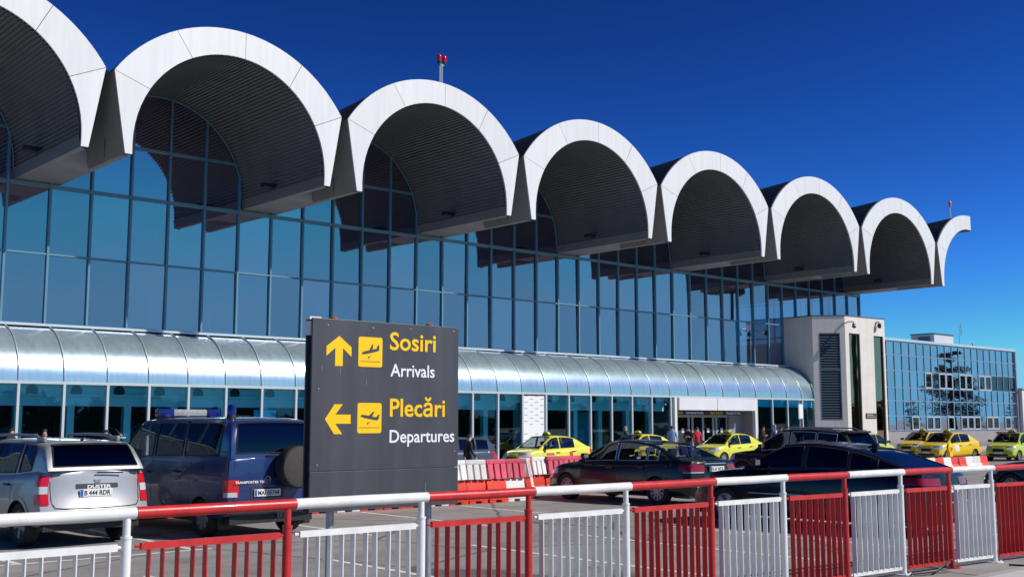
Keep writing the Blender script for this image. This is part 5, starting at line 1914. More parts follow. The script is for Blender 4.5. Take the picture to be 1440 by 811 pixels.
    for sg in (1, -1):
        for i in range(len(gx) - 1):
            xm = (gx[i] + gx[i + 1]) / 2
            for j in range(len(gs[0]) - 1):
                quad = [gs[i][j], gs[i + 1][j], gs[i + 1][j + 1], gs[i][j + 1]]
                quad = [(x, y * sg, z) for x, y, z in quad]
                tgt, m_ = sh, 0
                if j in (1, 2):
                    for wi, (a, b) in enumerate(P['win']):
                        if a < xm < b: tgt = win.setdefault((wi, sg), MB())
                    for a, b in pil:
                        if a < xm < b: m_ = 1
                if j >= 5 and P['screen'][0] < xm < P['screen'][1]: tgt = fw
                if j >= 5 and P['rear'][0] < xm < P['rear'][1]: tgt = rw
                if tgt is not sh: m_ = 0
                tgt.add(quad, [(0, 1, 2, 3)], m_)
    cab = link('roof', sh.mesh('roof', [paint, 'black'], smooth=38), root)
    gm_r = P.get('glass_rear', glass_m)
    for (wi, sg), mb in win.items():
        link('side_window', mb.mesh('side_window', gm_r if wi in P.get('privacy', ()) else glass_m, smooth=50), root)
    if fw.f: link('windscreen', fw.mesh('windscreen', glass_m, smooth=50), root)
    if rw.f: link('rear_window', rw.mesh('rear_window', gm_r, smooth=50), root)
    # window surrounds
    tw = MB()
    for sg in (1, -1):
        for a, b in P['win']:
            k_ = [lerp(a, b, k / 10) for k in range(11)]
            G = [c.ghouse(x) for x in k_]
            lo = [(g[1][0], sg * (g[1][1] + 0.004), g[1][2]) for g in G]
            hi = [(g[3][0], sg * (g[3][1] + 0.004), g[3][2]) for g in G]
            tw.tube(hi, P.get('surround', 0.011), 5)
            tw.tube(lo, P.get('surround', 0.011), 5)
            for q_ in (0, -1):
                tw.tube([lo[q_], (G[q_][2][0], sg * (G[q_][2][1] + 0.004), G[q_][2][2]), hi[q_]], 0.012, 5)
    links('window_trim', tw, P.get('surround_mat', 'trim'), root, 60, near=0.1)
    for nm, (a, b) in (('windscreen_seal', P['screen']), ('rear_window_seal', P['rear'])):
        q = MB()
        for x in (a, b):
            g = c.ghouse(x)
            pts = [(p[0], p[1], p[2] + 0.002) for p in g[5:]]
            q.tube(pts + [(x_, -y_, z_) for x_, y_, z_ in reversed(pts[:-1])], 0.012, 5)
        for sg in (1, -1):
            xx = [lerp(a, b, k / 8) for k in range(9)]
            q.tube([(g[5][0], sg * g[5][1], g[5][2] + 0.002) for g in (c.ghouse(x) for x in xx)], 0.012, 5)
        link(nm, q.mesh(nm, 'black', smooth=60), root)
    # ---------------- cabin
    sw = c.hw(0) * 0.40
    zbelt = c.deck((c.gx0 + c.gx1) / 2)
    for x, ys in P['seats']:
        for y in ys:
            q = MB()
            q.bbox(x - 0.05, x + 0.42, y - 0.25, y + 0.25, 0.42, zbelt - 0.42, 0.05)
            pts = []
            q.bbox(x - 0.22, x - 0.03, y - 0.24, y + 0.24, 0.5, zbelt + 0.10, 0.06)
            q.bbox(x - 0.23, x - 0.11, y - 0.13, y + 0.13, zbelt + 0.13, zbelt + 0.30, 0.04)
            link('seat', q.mesh('seat', 'seat', smooth=40), root)
    q = MB()
    dx = P['screen'][1] - 0.28
    q.bbox(dx - 0.22, c.gx1 - 0.05, -c.hw(dx) * 0.84, c.hw(dx) * 0.84, zbelt - 0.35, zbelt - 0.01, 0.04)
    q.box(c.gx0 + 0.1, dx, -c.hw(0) * 0.86, c.hw(0) * 0.86, 0.40, 0.43)
    if P['rear'][1] - P['rear'][0] > 0.25:
        q.box(c.gx0 + 0.05, P['rear'][1] + 0.05, -c.hw(c.gx0) * 0.8, c.hw(c.gx0) * 0.8, c.deck(c.gx0 + 0.1) - 0.07, c.deck(c.gx0 + 0.1) - 0.04)
    link('cabin_trim', q.mesh('cabin_trim', 'seat', smooth=40), root)
    wy = sw
    pts = [(dx - 0.32 + 0.07 * math.sin(2 * PI * k / 16), wy + 0.18 * math.cos(2 * PI * k / 16), zbelt - 0.02 + 0.17 * math.sin(2 * PI * k / 16)) for k in range(17)]
    link('steering_wheel', MB().tube(pts, 0.016, 6).mesh('steering_wheel', 'black', smooth=60), root)
    # ---------------- mirrors, lamps, bumpers
    mx = P['mirror']
    for sg in (1, -1):
        y0 = c.hw(mx) * 0.9; z = c.deck(mx) + 0.06
        q = MB()
        q.bbox(mx - 0.07, mx + 0.05, *sorted((sg * (y0 + 0.06), sg * (y0 + 0.25))), z, z + P.get('mirror_h', 0.13), 0.035)
        q.bbox(mx - 0.02, mx + 0.03, *sorted((sg * (y0 - 0.03), sg * (y0 + 0.09))), z - 0.01, z + 0.04, 0.01)
        mo = link('mirror', q.mesh('mirror', P.get('mirror_mat', paint), smooth=45), root)
        q = MB().box(mx - 0.073, mx - 0.071, *sorted((sg * (y0 + 0.085), sg * (y0 + 0.23))), z + 0.02, z + P.get('mirror_h', 0.13) - 0.02)
        link('mirror_glass', q.mesh('mirror_glass', 'chrome'), mo)
    for sg in (1, -1):
        v0, xl, z0, z1, tp = P['head']
        link('headlight', c.wrap(1, v0, xl, z0, z1, sg=sg, taper=tp).mesh('headlight', 'lampclear', smooth=50), root)
        v0, xl, z0, z1, tp = P['taill']
        tl = link('tail_light', c.wrap(-1, v0, xl, z0, z1, sg=sg, taper=tp).mesh('tail_light', P.get('tail_mat', 'tail'), smooth=50), root)
        if 'tail_clear' in P:
            v0, xl, z0, z1 = P['tail_clear']
            link('clear_lens', c.wrap(-1, v0, xl, z0, z1, out=0.011, sg=sg).mesh('clear_lens', 'lampclear', smooth=50), tl)
    def cap_patch(nm, end, v0, v1, z0, z1, m, out=0.008, n=10, nz=2):
        rows = [[tuple(c.cap(end, lerp(v0, v1, k / n), lerp(z0, z1, j / nz), out)) for k in range(n + 1)] for j in range(nz + 1)]
        return link(nm, MB().grid(rows).mesh(nm, m, smooth=50), root)
    for nm, end, v0, v1, z0, z1, m in P.get('patches', []):
        cap_patch(nm, end, v0, v1, z0, z1, m)
    for nm, end, z0, z1, xl, m in P.get('bands', []):
        for sg in (1, -1):
            link(nm, c.wrap(end, 0.0, xl, z0, z1, out=0.012, sg=sg, nv=8).mesh(nm, m, smooth=50), root)
    if 'side_strip' in P:
        z0, z1, xa, xb, m = P['side_strip']
        for sg in (1, -1):
            rows = [[(p.x, p.y * sg, p.z) for p in [c.side(lerp(xa, xb, k / 20), z + (c.deck(lerp(xa, xb, k / 20)) if z < 0 else 0), 0.008) for k in range(21)]] for z in (z0, z1)]
            link('side_strip', MB().grid(rows).mesh('side_strip', m, smooth=60), root)
    # wiper arms at the screen base
    q = MB()
    g = c.ghouse(P['screen'][1] - 0.02)
    for y0, y1 in ((-0.55, 0.02), (0.02, 0.58)):
        ga = c.ghouse(P['screen'][1] - 0.06)
        q.tube([(g[6][0], y0 * 0.9, g[7][2] + 0.012), (ga[6][0], y1 * 0.9, ga[7][2] + 0.014)], 0.009, 5)
    links('wiper', q, 'black', root, near=0.1)
    return root, c

SALOON = dict(L=4.86, W=1.85, R=0.325, ax_f=1.50, ax_r=-1.37, rim_style='multi', ub=0.19,
    deck=[(-2.43, 0.98), (-2.3, 1.005), (-1.75, 1.03), (-1.0, 0.985), (0.2, 0.955), (0.95, 0.945), (1.15, 0.935), (1.7, 0.86), (2.1, 0.77), (2.3, 0.70)],
    width=[(-2.43, 0.80), (-2.25, 0.87), (-1.6, 0.92), (0, 0.925), (1.3, 0.915), (1.9, 0.86), (2.15, 0.78), (2.3, 0.70)],
    bottom=[(-2.43, 0.30), (-1.9, 0.24), (1.9, 0.22), (2.3, 0.24)],
    roof=[(-1.98, 1.03), (-1.55, 1.20), (-1.05, 1.375), (-0.6, 1.445), (-0.1, 1.465), (0.3, 1.43), (0.62, 1.27), (1.18, 0.945)],
    screen=(0.34, 1.10), rear=(-1.90, -0.95), win=[(-0.05, 0.92), (-1.0, -0.13), (-1.36, -1.05)], pillar_black=[(-0.13, -0.05), (-1.05, -1.0)],
    doors=[(-0.12, 1.02), (-1.08, -0.12)], seats=[(0.05, (0.38, -0.38)), (-0.95, (0.42, 0.0, -0.42))],
    mirror=0.80, head=(0.55, 0.42, 0.60, 0.76, (0.02, 0.05)), taill=(0.52, 0.34, 0.76, 0.93, (0.03, 0.02)), tail_mat='taildark',
    tail_clear=(0.56, 0.20, 0.755, 0.775), surround_mat='chrome', surround=0.005, tumble=0.34, rake_r=[(0, 0.08), (0.25, 0.0), (0.6, 0.02), (1, 0.07)],
    patches=[('grille', 1, -0.36, 0.36, 0.45, 0.70, 'black'), ('chrome_strip', -1, -0.5, 0.5, 0.945, 0.963, 'chrome'), ('lower_grille', 1, -0.7, 0.7, 0.28, 0.38, 'black')])

FAST = dict(L=4.95, W=1.93, R=0.35, ax_f=1.48, ax_r=-1.43, rim_style='five', ub=0.19,
    deck=[(-2.47, 1.0), (-2.35, 1.03), (-1.9, 1.06), (-1.0, 1.075), (0.2, 1.045), (0.9, 1.03), (1.1, 1.02), (1.6, 0.985), (2.05, 0.90), (2.33, 0.80)],
    width=[(-2.47, 0.82), (-2.25, 0.90), (-1.6, 0.96), (0, 0.965), (1.3, 0.955), (1.9, 0.90), (2.2, 0.81), (2.33, 0.74)],
    bottom=[(-2.47, 0.30), (-1.9, 0.25), (1.9, 0.22), (2.33, 0.24)],
    roof=[(-2.25, 1.055), (-1.8, 1.20), (-1.2, 1.39), (-0.6, 1.50), (-0.1, 1.53), (0.28, 1.50), (0.6, 1.36), (1.15, 1.03)],
    screen=(0.32, 1.06), rear=(-2.17, -1.05), win=[(-0.1, 0.88), (-0.98, -0.18), (-1.55, -1.04)], pillar_black=[(-0.18, -0.1), (-1.04, -0.98)],
    doors=[(-0.16, 0.98), (-1.12, -0.16)], seats=[(0.05, (0.4, -0.4)), (-0.92, (0.42, -0.42))],
    mirror=0.76, head=(0.5, 0.45, 0.70, 0.83, (0.02, 0.05)), taill=(0.42, 0.36, 0.84, 0.96, (0.02, 0.02)), tail_mat='taildark', surround=0.008, tumble=0.36,
    privacy=(1, 2), glass_rear='carglass_dark', side_strip=(0.60, 0.615, -0.7, 0.95, 'chrome'),
    patches=[('grille', 1, -0.5, 0.5, 0.42, 0.74, 'black'), ('chrome_strip', -1, -0.95, 0.95, 0.55, 0.57, 'chrome')])

SUVP = dict(L=4.6, W=1.88, R=0.36, ax_f=1.42, ax_r=-1.38, rim_style='five', ub=0.24,
    deck=[(-2.3, 1.08), (-2.0, 1.10), (-1.0, 1.09), (0.2, 1.06), (0.95, 1.05), (1.6, 1.0), (2.0, 0.93), (2.17, 0.85)],
    width=[(-2.3, 0.86), (-2.0, 0.90), (-1.4, 0.94), (1.3, 0.935), (1.85, 0.87), (2.17, 0.75)],
    bottom=[(-2.3, 0.36), (-1.9, 0.30), (1.9, 0.28), (2.17, 0.30)],
    roof=[(-2.2, 1.10), (-2.0, 1.40), (-1.8, 1.60), (-1.2, 1.66), (-0.4, 1.70), (0.1, 1.675), (0.5, 1.50), (1.08, 1.05)],
    screen=(0.16, 1.0), rear=(-2.17, -1.84), win=[(-0.1, 0.78), (-1.0, -0.18), (-1.68, -1.06)], pillar_black=[(-0.18, -0.1), (-1.06, -1.0)],
    doors=[(-0.16, 0.92), (-1.1, -0.16)], seats=[(0.05, (0.4, -0.4)), (-0.9, (0.42, -0.42))],
    mirror=0.68, head=(0.5, 0.4, 0.76, 0.92, (0.02, 0.04)), taill=(0.6, 0.34, 0.88, 1.04, (0, 0.0)), surround_mat='chrome', surround=0.01, tumble=0.27,
    glass_rear='carglass_dark', privacy=(1, 2), lip=0.05, lip_mat='trim', bulge_r=0.1,
    patches=[('grille', 1, -0.5, 0.5, 0.5, 0.80, 'black'), ('plate_recess', -1, -0.35, 0.35, 0.78, 0.92, 'trim')], bands=[('bumper', -1, 0.38, 0.56, 0.25, 'trim')])

OFFR = dict(L=4.30, W=1.80, R=0.345, ax_f=1.35, ax_r=-1.30, rim_style='five', ub=0.26, rim='steelrim',
    deck=[(-2.15, 1.14), (-1.9, 1.15), (-1.5, 1.13), (-1.0, 1.08), (0.4, 1.03), (0.95, 1.02), (1.5, 1.0), (1.85, 0.94), (2.0, 0.87)],
    width=[(-2.15, 0.82), (-1.95, 0.875), (-1.3, 0.905), (-0.4, 0.88), (0.6, 0.885), (1.3, 0.90), (1.75, 0.84), (2.0, 0.72)],
    bottom=[(-2.15, 0.40), (-1.85, 0.33), (1.8, 0.33), (2.0, 0.36)],
    yf=[0.93, 0.97, 1.0, 1.0, 0.99, 0.975, 0.95, 0.90],
    roof=[(-2.02, 1.16), (-1.92, 1.32), (-1.78, 1.52), (-1.66, 1.58), (-1.2, 1.61), (-0.3, 1.635), (0.15, 1.615), (0.5, 1.48), (1.08, 1.02)],
    screen=(0.2, 1.0), rear=(-1.985, -1.73), win=[(-0.02, 0.78), (-0.95, -0.10), (-1.52, -1.08)], pillar_black=[(-0.10, -0.02)],
    doors=[(-0.08, 0.9), (-1.02, -0.08)], seats=[(0.05, (0.37, -0.37)), (-0.85, (0.40, -0.40))], yb=0.90,
    mirror=0.66, head=(0.5, 0.35, 0.72, 0.92, (0.0, 0.02)), taill=(0.86, 0.17, 0.66, 1.09, (0, 0.0)), tail_clear=(0.87, 0.155, 0.82, 0.93), tumble=0.26,
    mirror_mat='black', handle_mat='black', lip=0.03, bulge_r=0.12, bulge_f=0.15, glass_rear='carglass_dark', privacy=(),
    rake_r=[(0, 0.09), (0.2, 0.0), (0.35, 0.02), (0.42, 0.06), (1, 0.14)],
    patches=[('grille', 1, -0.5, 0.5, 0.6, 0.82, 'black'), ('name_bar', -1, -0.40, 0.40, 0.885, 0.955, 'trim')])

VAN = dict(L=4.70, W=1.84, R=0.325, ax_f=1.46, ax_r=-1.46, rim_style='steel', ub=0.24, rim='steelrim',
    deck=[(-2.35, 1.29), (-2.0, 1.29), (0.3, 1.25), (1.0, 1.2), (1.35, 1.15), (1.7, 1.06), (2.05, 0.93), (2.2, 0.86)],
    width=[(-2.35, 0.875), (-2.2, 0.91), (-1.6, 0.92), (1.3, 0.92), (1.8, 0.88), (2.2, 0.78)],
    bottom=[(-2.35, 0.40), (-2.0, 0.34), (1.8, 0.30), (2.2, 0.32)],
    yf=[0.95, 0.985, 1.0, 1.0, 0.995, 0.985, 0.975, 0.965],
    roof=[(-2.30, 1.30), (-2.27, 1.5), (-2.22, 1.78), (-2.13, 1.91), (-1.7, 1.965), (0.3, 1.975), (0.95, 1.935), (1.28, 1.70), (1.78, 1.06)],
    screen=(1.0, 1.72), rear=(-2.288, -2.165), win=[(0.35, 1.42), (-0.72, 0.26), (-1.95, -0.82)], pillar_black=[],
    doors=[(0.30, 1.30), (-0.78, 0.30)], seats=[(0.45, (0.42, -0.42)), (-0.7, (0.42, 0.0, -0.42)), (-1.6, (0.42, 0.0, -0.42))], yb=0.965,
    mirror=1.32, mirror_h=0.22, head=(0.55, 0.25, 0.66, 0.84, (0.0, 0.0)), taill=(0.80, 0.13, 0.68, 0.96, (0, 0.0)), tail_clear=(0.83, 0.1, 0.685, 0.76), tumble=0.17,
    mirror_mat='black', handle_mat='black', bulge_r=0.05, bulge_f=0.12, lip=0.02, glass_rear='carglass_dark', privacy=(1, 2), handle_drop=0.22,
    rake_r=[(0, 0.05), (0.2, 0.0), (0.6, 0.0), (1, 0.02)], crown=0.05,
    patches=[('grille', 1, -0.5, 0.5, 0.62, 0.8, 'black'), ('plate_recess', -1, -0.12, 0.56, 0.66, 0.83, 'trim')], bands=[('bumper', -1, 0.41, 0.57, 0.18, 'trim')])

TAXI = dict(L=4.25, W=1.74, R=0.305, ax_f=1.33, ax_r=-1.30, rim_style='steel', ub=0.2, rim='steelrim',
    deck=[(-2.12, 1.0), (-1.95, 1.045), (-1.5, 1.06), (-0.8, 0.99), (0.2, 0.95), (0.9, 0.945), (1.1, 0.94), (1.6, 0.87), (1.9, 0.79), (2.0, 0.72)],
    width=[(-2.12, 0.76), (-1.95, 0.82), (-1.3, 0.865), (0, 0.87), (1.2, 0.855), (1.7, 0.80), (2.0, 0.70)],
    bottom=[(-2.12, 0.34), (-1.8, 0.26), (1.8, 0.24), (2.0, 0.26)],
    roof=[(-1.72, 1.055), (-1.4, 1.22), (-1.0, 1.42), (-0.6, 1.50), (-0.1, 1.52), (0.25, 1.49), (0.6, 1.30), (1.12, 0.95)],
    screen=(0.30, 1.04), rear=(-1.66, -0.95), win=[(-0.02, 0.85), (-0.92, -0.10)], pillar_black=[],
    doors=[(-0.06, 0.95), (-1.0, -0.06)], seats=[(0.05, (0.36, -0.36)), (-0.85, (0.38, -0.38))],
    mirror=0.76, head=(0.55, 0.34, 0.62, 0.80, (0.02, 0.04)), taill=(0.78, 0.2, 0.72, 0.96, (0, 0)), tumble=0.30, mirror_mat='black', handle_mat='black',
    patches=[('grille', 1, -0.42, 0.42, 0.50, 0.66, 'black'), ('lower_grille', 1, -0.7, 0.7, 0.28, 0.40, 'black')])

ESTATE = dict(SUVP, L=4.45, W=1.76, R=0.31, ax_f=1.36, ax_r=-1.28,
    deck=[(-2.22, 0.98), (-1.9, 0.99), (0.2, 0.95), (0.95, 0.93), (1.6, 0.87), (2.05, 0.76)],
    width=[(-2.22, 0.78), (-2.0, 0.84), (-1.4, 0.87), (1.3, 0.865), (1.8, 0.80), (2.1, 0.70)],
    bottom=[(-2.22, 0.32), (-1.9, 0.24), (1.9, 0.22), (2.1, 0.25)],
    roof=[(-2.12, 0.98), (-1.95, 1.25), (-1.75, 1.43), (-1.2, 1.48), (-0.3, 1.50), (0.2, 1.47), (0.55, 1.31), (1.1, 0.93)],
    screen=(0.25, 1.02), rear=(-2.08, -1.80), lip=0.012, head=(0.5, 0.4, 0.6, 0.74, (0.02, 0.04)), taill=(0.7, 0.25, 0.68, 0.95, (0, 0)), surround_mat='trim',
    patches=[('grille', 1, -0.5, 0.5, 0.45, 0.68, 'black')], bands=[])
ESTATE.pop('lip_mat')

def zat(Y): return gz(Y)

# ---- silver off-road car
root, c = build_car('silver_suv', 'silver off-road estate car with its tail to the camera, at the left edge', 'car', OFFR, (6.62, 19.3, 0), R(95), 'silver')
q = MB()
for sg in (1, -1):
    q.tube([(0.35, sg * 0.60, 1.60), (0.25, sg * 0.60, 1.675), (-0.4, sg * 0.605, 1.69), (-1.2, sg * 0.60, 1.675), (-1.4, sg * 0.59, 1.60)], 0.022, 6)
    q.bbox(-1.5, -1.25, *sorted((sg * 0.57, sg * 0.63)), 1.585, 1.665, 0.02)
links('roof_rail', q, 'steelrim', root, 50)
pl = c.cap(-1, 0, 0.80, 0.012)
plate(root, (pl.x - 0.004, 0.03, 0.82), 0, 0.52, 0.115, 'B 444 RDR', rx=R(-2))
bar = [o for o in root.children if o.name.startswith('name_bar')][0]
t = text_obj('emblem_text', 'DUSTER', 0.07, 'signwhite', bar, c.cap(-1, 0, 0.905, 0.014) + Vector((0, 0.17, -0.02)), rot=(R(90), 0, R(-90)), depth=0.004, bold=0.002, xs=1.5)
e = c.cap(-1, 0, 1.0, 0.014)
q = MB().prism([(-0.055, 0.03), (-0.022, 0.03), (-0.012, 0.012), (0.012, 0.012), (0.022, 0.03), (0.055, 0.03), (0.045, -0.012), (0.022, -0.05), (-0.022, -0.05), (-0.045, -0.012)], lambda a, b, d: (e.x + d + 0.012, a, 0.985 + b), -0.008, 0.008)
link('emblem', q.mesh('emblem', 'steelrim'), root)
q = MB()
for y in (0.52, -0.12):
    p = c.cap(-1, y / 0.86, 0.52, 0.004); q.cyl(p, p + Vector((-0.012, 0, 0)), 0.024, n=12)
links('parking_sensor', q, 'black', root, 40)
p = c.cap(-1, -0.72, 0.53, 0.004)
q = MB().bbox(p.x - 0.012, p.x + 0.01, p.y - 0.06, p.y + 0.06, 0.49, 0.57, 0.006)
link('tow_cover', q.mesh('tow_cover', 'trim'), root)
rows = []
q = MB()
hs_ = [c.cap(-1, v, z, 0.003) for v, z in ((-0.82, 0.60), (0.82, 0.60))]
pth = [c.cap(-1, v, z, 0.002) for v, z in [(0.84, 1.0), (0.83, 0.85), (0.81, 0.68), (0.76, 0.615), (0.6, 0.60), (0.2, 0.595), (-0.2, 0.595), (-0.6, 0.60), (-0.76, 0.615), (-0.81, 0.68), (-0.83, 0.85), (-0.84, 1.0)]]
q.tube(pth, 0.006, 5)
q.tube([(g.x - 0.03, y, z) for g, y, z in ((c.cap(-1, 0, 1.0), 0.02, 1.12), (c.cap(-1, 0, 1.0), -0.4, 1.11))], 0.012, 5)
link('tailgate_gap', q.mesh('tailgate_gap', 'black', smooth=60), root)
link('fuel_antenna', MB().cyl((-1.45, 0, 1.6), (-1.55, 0, 1.64), 0.02, 0.012, n=8).mesh('antenna_base', 'black'), root).name = 'antenna_base'

# ---- blue van with beacons
root, c = build_car('blue_van', 'dark blue police type van with roof beacons and a spare wheel on its tailgate', 'van', VAN, (9.45, 18.95, 0), R(92.5), 'navy')
q = MB().bbox(-0.08, 0.08, -0.34, 0.34, 0, 0.14, 0.03)
lb = link('light_bar', MB().bbox(0.66, 0.88, -0.34, 0.34, 1.995, 2.12, 0.03).mesh('light_bar', 'barclear', smooth=40), root)
for y in (0.475, -0.475):
    link('beacon_lens', MB().bbox(0.64, 0.90, y - 0.13, y + 0.13, 1.985, 2.13, 0.035).mesh('beacon_lens', 'bluelamp', smooth=40), lb)
link('bar_foot', MB().box(0.72, 0.84, -0.6, 0.6, 1.945, 1.99).mesh('bar_foot', 'black'), lb)
rb = link('rear_beacon', MB().cyl((-1.75, 0.55, 1.93), (-1.75, 0.55, 2.01), 0.085, 0.075, n=14).mesh('beacon_base', 'black', smooth=40), root)
q = MB().lathe([(0.075, 2.01), (0.075, 2.12), (0.06, 2.17), (0, 2.185)], lambda a, b, z: (-1.75 + a, 0.55 + b, z), 14)
link('beacon_dome', q.mesh('beacon_dome', 'bluelamp', smooth=50), rb)
sp_y, sp_z, sp_x = -0.24, 1.15, -2.335
q = MB().lathe([(0.0, 0.0), (0.31, 0.0), (0.335, 0.02), (0.345, 0.06), (0.345, 0.22), (0.325, 0.265), (0.28, 0.28), (0.0, 0.285)], lambda a, b, h: (sp_x - 0.06 - h, sp_y + a, sp_z + b), 32)
sw_ = link('spare_wheel_cover', q.mesh('spare_wheel_cover', cloth('cover_grey_brown', (0.055, 0.05, 0.047)), smooth=40), root)
link('cover_band', MB().lathe([(0.349, 0.055), (0.352, 0.075), (0.352, 0.205), (0.349, 0.225)], lambda a, b, h: (sp_x - 0.06 - h, sp_y + a, sp_z + b), 32).mesh('cover_band', 'black', smooth=50), sw_)
q = MB().tube([(sp_x + 0.03, sp_y + 0.3, 0.95), (sp_x - 0.05, sp_y + 0.3, 0.98), (sp_x - 0.05, sp_y, 1.0), (sp_x - 0.05, sp_y - 0.3, 0.98), (sp_x + 0.03, sp_y - 0.3, 0.95)], 0.025, 6)
link('spare_bracket', q.mesh('spare_bracket', 'black', smooth=60), root)
p = c.cap(-1, 0, 0.74, 0.012)
plate(root, (p.x - 0.004, 0.20, 0.742), 0, 0.5, 0.115, 'MAI 05744')
q = MB()
p = c.cap(-1, 0, 0.98, 0.008)
for k in range(17):
    a0, a1 = 2 * PI * k / 16, 2 * PI * (k + 1) / 16
q.tube([(p.x - 0.004, 0.2 + 0.055 * math.cos(2 * PI * k / 16), 0.95 + 0.055 * math.sin(2 * PI * k / 16)) for k in range(17)], 0.006, 5)
q.tube([(p.x - 0.004, 0.2 + a_, z_) for a_, z_ in ((0.035, 0.985), (0.015, 0.92), (0.0, 0.955), (-0.015, 0.92), (-0.035, 0.985))], 0.005, 5)
link('round_emblem', q.mesh('round_emblem', 'chrome', smooth=60), root)
t = text_obj('emblem_text', 'TRANSPORTER TDI', 0.055, 'signwhite', root, (p.x - 0.006, 0.80, 0.90), rot=(R(90), 0, R(-90)), depth=0.004, bold=0.001, xs=1.15)
q = MB()
q.tube([c.cap(-1, v, z, 0.003) for v, z in ((0.90, 1.27), (0.90, 0.62), (0.6, 0.60), (-0.6, 0.60), (-0.90, 0.62), (-0.90, 1.27))], 0.006, 5)
q.tube([c.cap(-1, v, 0.87, 0.002) for v in (-0.88, -0.4, 0, 0.4, 0.88)], 0.004, 5)
g = c.ghouse(-2.285)
q.tube([(-2.31, 0.2, 1.335), (-2.315, -0.45, 1.31)], 0.013, 5)
link('tailgate_gap', q.mesh('tailgate_gap', 'black', smooth=60), root)
q = MB()
for sg in (1, -1):
    q.box(-2.0, -1.98, *sorted((sg * 0.62, sg * 0.88)), 0.16, 0.42)
links('mud_flap', q, 'black', root)
q = MB().bbox(-2.44, -2.36, -0.05, 0.05, 0.33, 0.40, 0.01)
q.tube([(-2.3, 0, 0.34), (-2.42, 0, 0.34), (-2.44, 0, 0.40)], 0.022, 6)
link('tow_hitch', q.mesh('tow_hitch', 'black', smooth=40), root)
q = MB()
for sg in (1, -1):
    rows = [[(x, sg * (0.925), z) for x in (-2.1, -0.85)] for z in (1.02, 1.035)]
    q.grid(rows)
links('slide_rail', q, 'black', root)

# ---- dark saloon in the middle
root, c = build_car('dark_sedan', 'blue-black saloon parked behind the railing with clear side windows, in front of the stacked barriers', 'car', SALOON, (20.42, 18.45, 0), R(91), 'blublack')
p = c.cap(-1, 0, 0.80, 0.014)
plate(root, (p.x - 0.003, 0, 0.835), 0, 0.5, 0.115, 'B 67 NTX')
q = MB().bbox(p.x - 0.006, p.x + 0.02, -0.31, 0.31, 0.765, 0.905, 0.01)
link('plate_recess', q.mesh('plate_recess', 'black'), root)
link('fin_antenna', MB().prism([(0.09, 0), (-0.07, 0), (-0.075, 0.045), (-0.05, 0.05)], lambda a, b, d: (-0.85 + a, d, 1.40 + b), -0.018, 0.018).mesh('fin_antenna', 'black'), root)

# ---- black fastback nearest the railing
root, c = build_car('black_fastback', 'black fastback car with dark glass just behind the railing, nearest of the dark cars', 'car', FAST, (18.0, 11.72, 0), R(92.5), 'blackpaint', glass_m='carglass_dark')
q = MB().prism([(0.13, 0), (-0.10, 0), (-0.125, 0.075), (-0.07, 0.085)], lambda a, b, d: (-1.02 + a, d, 1.425 + b), -0.028, 0.028)
link('fin_antenna', q.mesh('fin_antenna', 'black'), root)
p = c.cap(-1, 0, 0.75, 0.012)
plate(root, (p.x - 0.003, 0, 0.78), 0, 0.5, 0.115, '')

# ---- black high estate behind it
root, c = build_car('black_suv', 'black high-roofed estate car with a bright window line, behind the fastback', 'car', SUVP, (28.15, 19.0, 0), R(90), 'blublack')
q = MB()
for sg in (1, -1):
    q.tube([(0.2, sg * 0.62, 1.655), (0.0, sg * 0.62, 1.725), (-1.4, sg * 0.61, 1.70), (-1.6, sg * 0.60, 1.62)], 0.018, 6)
links('roof_rail', q, 'steelrim', root, 50)
q = MB().bbox(-1.95, -1.7, -0.6, 0.6, 1.575, 1.63, 0.02)
link('spoiler', q.mesh('spoiler', 'blublack', smooth=40), root)
p = c.cap(-1, 0, 0.85, 0.012)
plate(root, (p.x - 0.003, 0, 0.85), 0, 0.5, 0.115, '')

# ---- bonnet of a car at the right edge
build_car('black_saloon', 'black car cut off at the edge with its bonnet just above the railing', 'car', SALOON, (28.2, 11.0, 0), R(90), 'blackpaint')

# ---- grey estate in the taxi lane
root, c = build_car('grey_estate', 'slate grey estate car with a roof sign, just right of the direction sign', 'car', ESTATE, (27.4, 34.9, -0.22), R(181), 'greycar')
q = MB().bbox(-0.12, 0.12, -0.2, 0.2, 1.50, 1.62, 0.03)
link('roof_sign', q.mesh('roof_sign', 'lime', smooth=40), root)

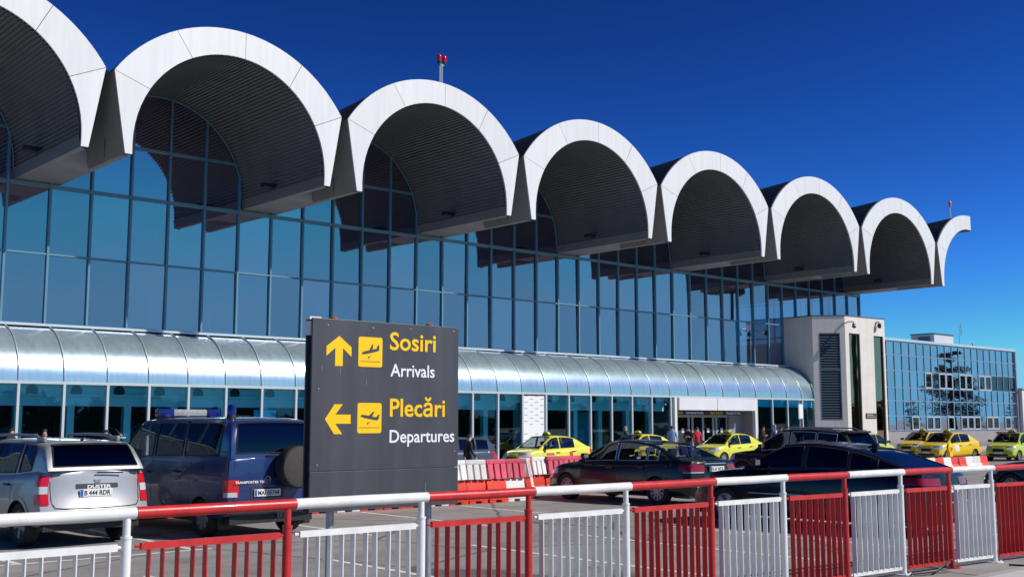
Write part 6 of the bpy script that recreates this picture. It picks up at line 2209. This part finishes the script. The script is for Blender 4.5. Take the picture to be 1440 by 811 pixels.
# ---- taxis
def taxi(loc, rz, paint, label, marks, driver=False):
    root, c = build_car('taxi', label, 'taxi', TAXI, loc, rz, paint, 'taxis waiting in front of the terminal')
    q = MB().bbox(-0.09, 0.09, -0.19, 0.19, 1.515, 1.575, 0.015)
    rs = link('roof_sign_base', q.mesh('roof_sign_base', 'black'), root)
    q = MB()
    rows = []
    for k in range(9):
        t = PI * k / 8
        rows.append([(0.075 * sx, 0.17 * math.cos(t), 1.57 + 0.11 * math.sin(t)) for sx in (-1, 1)])
    q.grid(rows); q.add([r[0] for r in rows], [list(range(9))]); q.add([r[1] for r in rows], [list(range(9))])
    link('roof_sign', q.mesh('roof_sign', 'lime', smooth=40), rs)
    for nm, xa, xb, za, zb_, m in marks:
        for sg in (1, -1):
            rows = [[(p.x, p.y * sg, p.z) for p in [c.side(lerp(xa, xb, k / 4), lerp(za, zb_, j / 3), 0.0035) for k in range(5)]] for j in range(4)]
            link(nm, MB().grid(rows).mesh(nm, m, fix=False), root)
    if 'logo' in [m[0] for m in marks]: pass
    p = c.cap(1, 0, 0.45, 0.012)
    plate(root, (p.x + 0.004, 0, 0.45), PI, 0.5, 0.11, '')
    if driver:
        # the driver is drawn by the person builder's seated bust
        me = MB()
        me.lathe([(0.0, 1.36), (0.07, 1.33), (0.095, 1.25), (0.085, 1.17), (0.055, 1.12), (0.06, 1.07), (0.19, 1.02), (0.22, 0.85), (0.19, 0.6), (0.0, 0.58)], lambda a, b, z: (-0.02 + a * 0.75, 0.36 + b, z), 16)
    return root, c
SQ = [('fleet_mark', -0.75, -0.55, 0.66, 0.84, 'barred'), ('fleet_mark', 0.35, 0.8, 0.70, 0.80, 'barpink')]
GRN = [('door_emblem', 0.25, 0.62, 0.5, 0.84, 'signwhite'), ('door_stripe', -0.7, 0.15, 0.5, 0.62, 'signyellow')]
taxi((33.25, 35.2, -0.22), R(180), 'lemon', 'lemon yellow taxi right of the stacked barriers with its windscreen to the camera', SQ)
taxi((40.3, 36.3, -0.22), R(180), 'lemon', 'yellow taxi mostly hidden behind the blue-black saloon', SQ)
taxi((46.3, 35.6, -0.22), R(179), 'lemon', 'yellow taxi standing in front of the terminal entrance', [])
taxi((59.4, 30.6, -0.22), R(175), 'amber', 'amber taxi with a round door emblem by the yellow warning lamp', GRN)
taxi((61.4, 27.9, -0.22), R(184), 'lime', 'lime yellow taxi cut off by the right edge', [])
taxi((63.4, 34.2, -0.22), R(181), 'amber', 'amber taxi half hidden behind the one with the round door emblem', [])
taxi((52.6, 31.6, -0.22), R(2), 'lime', 'pale yellow taxi whose tail shows beyond the black high estate', [])
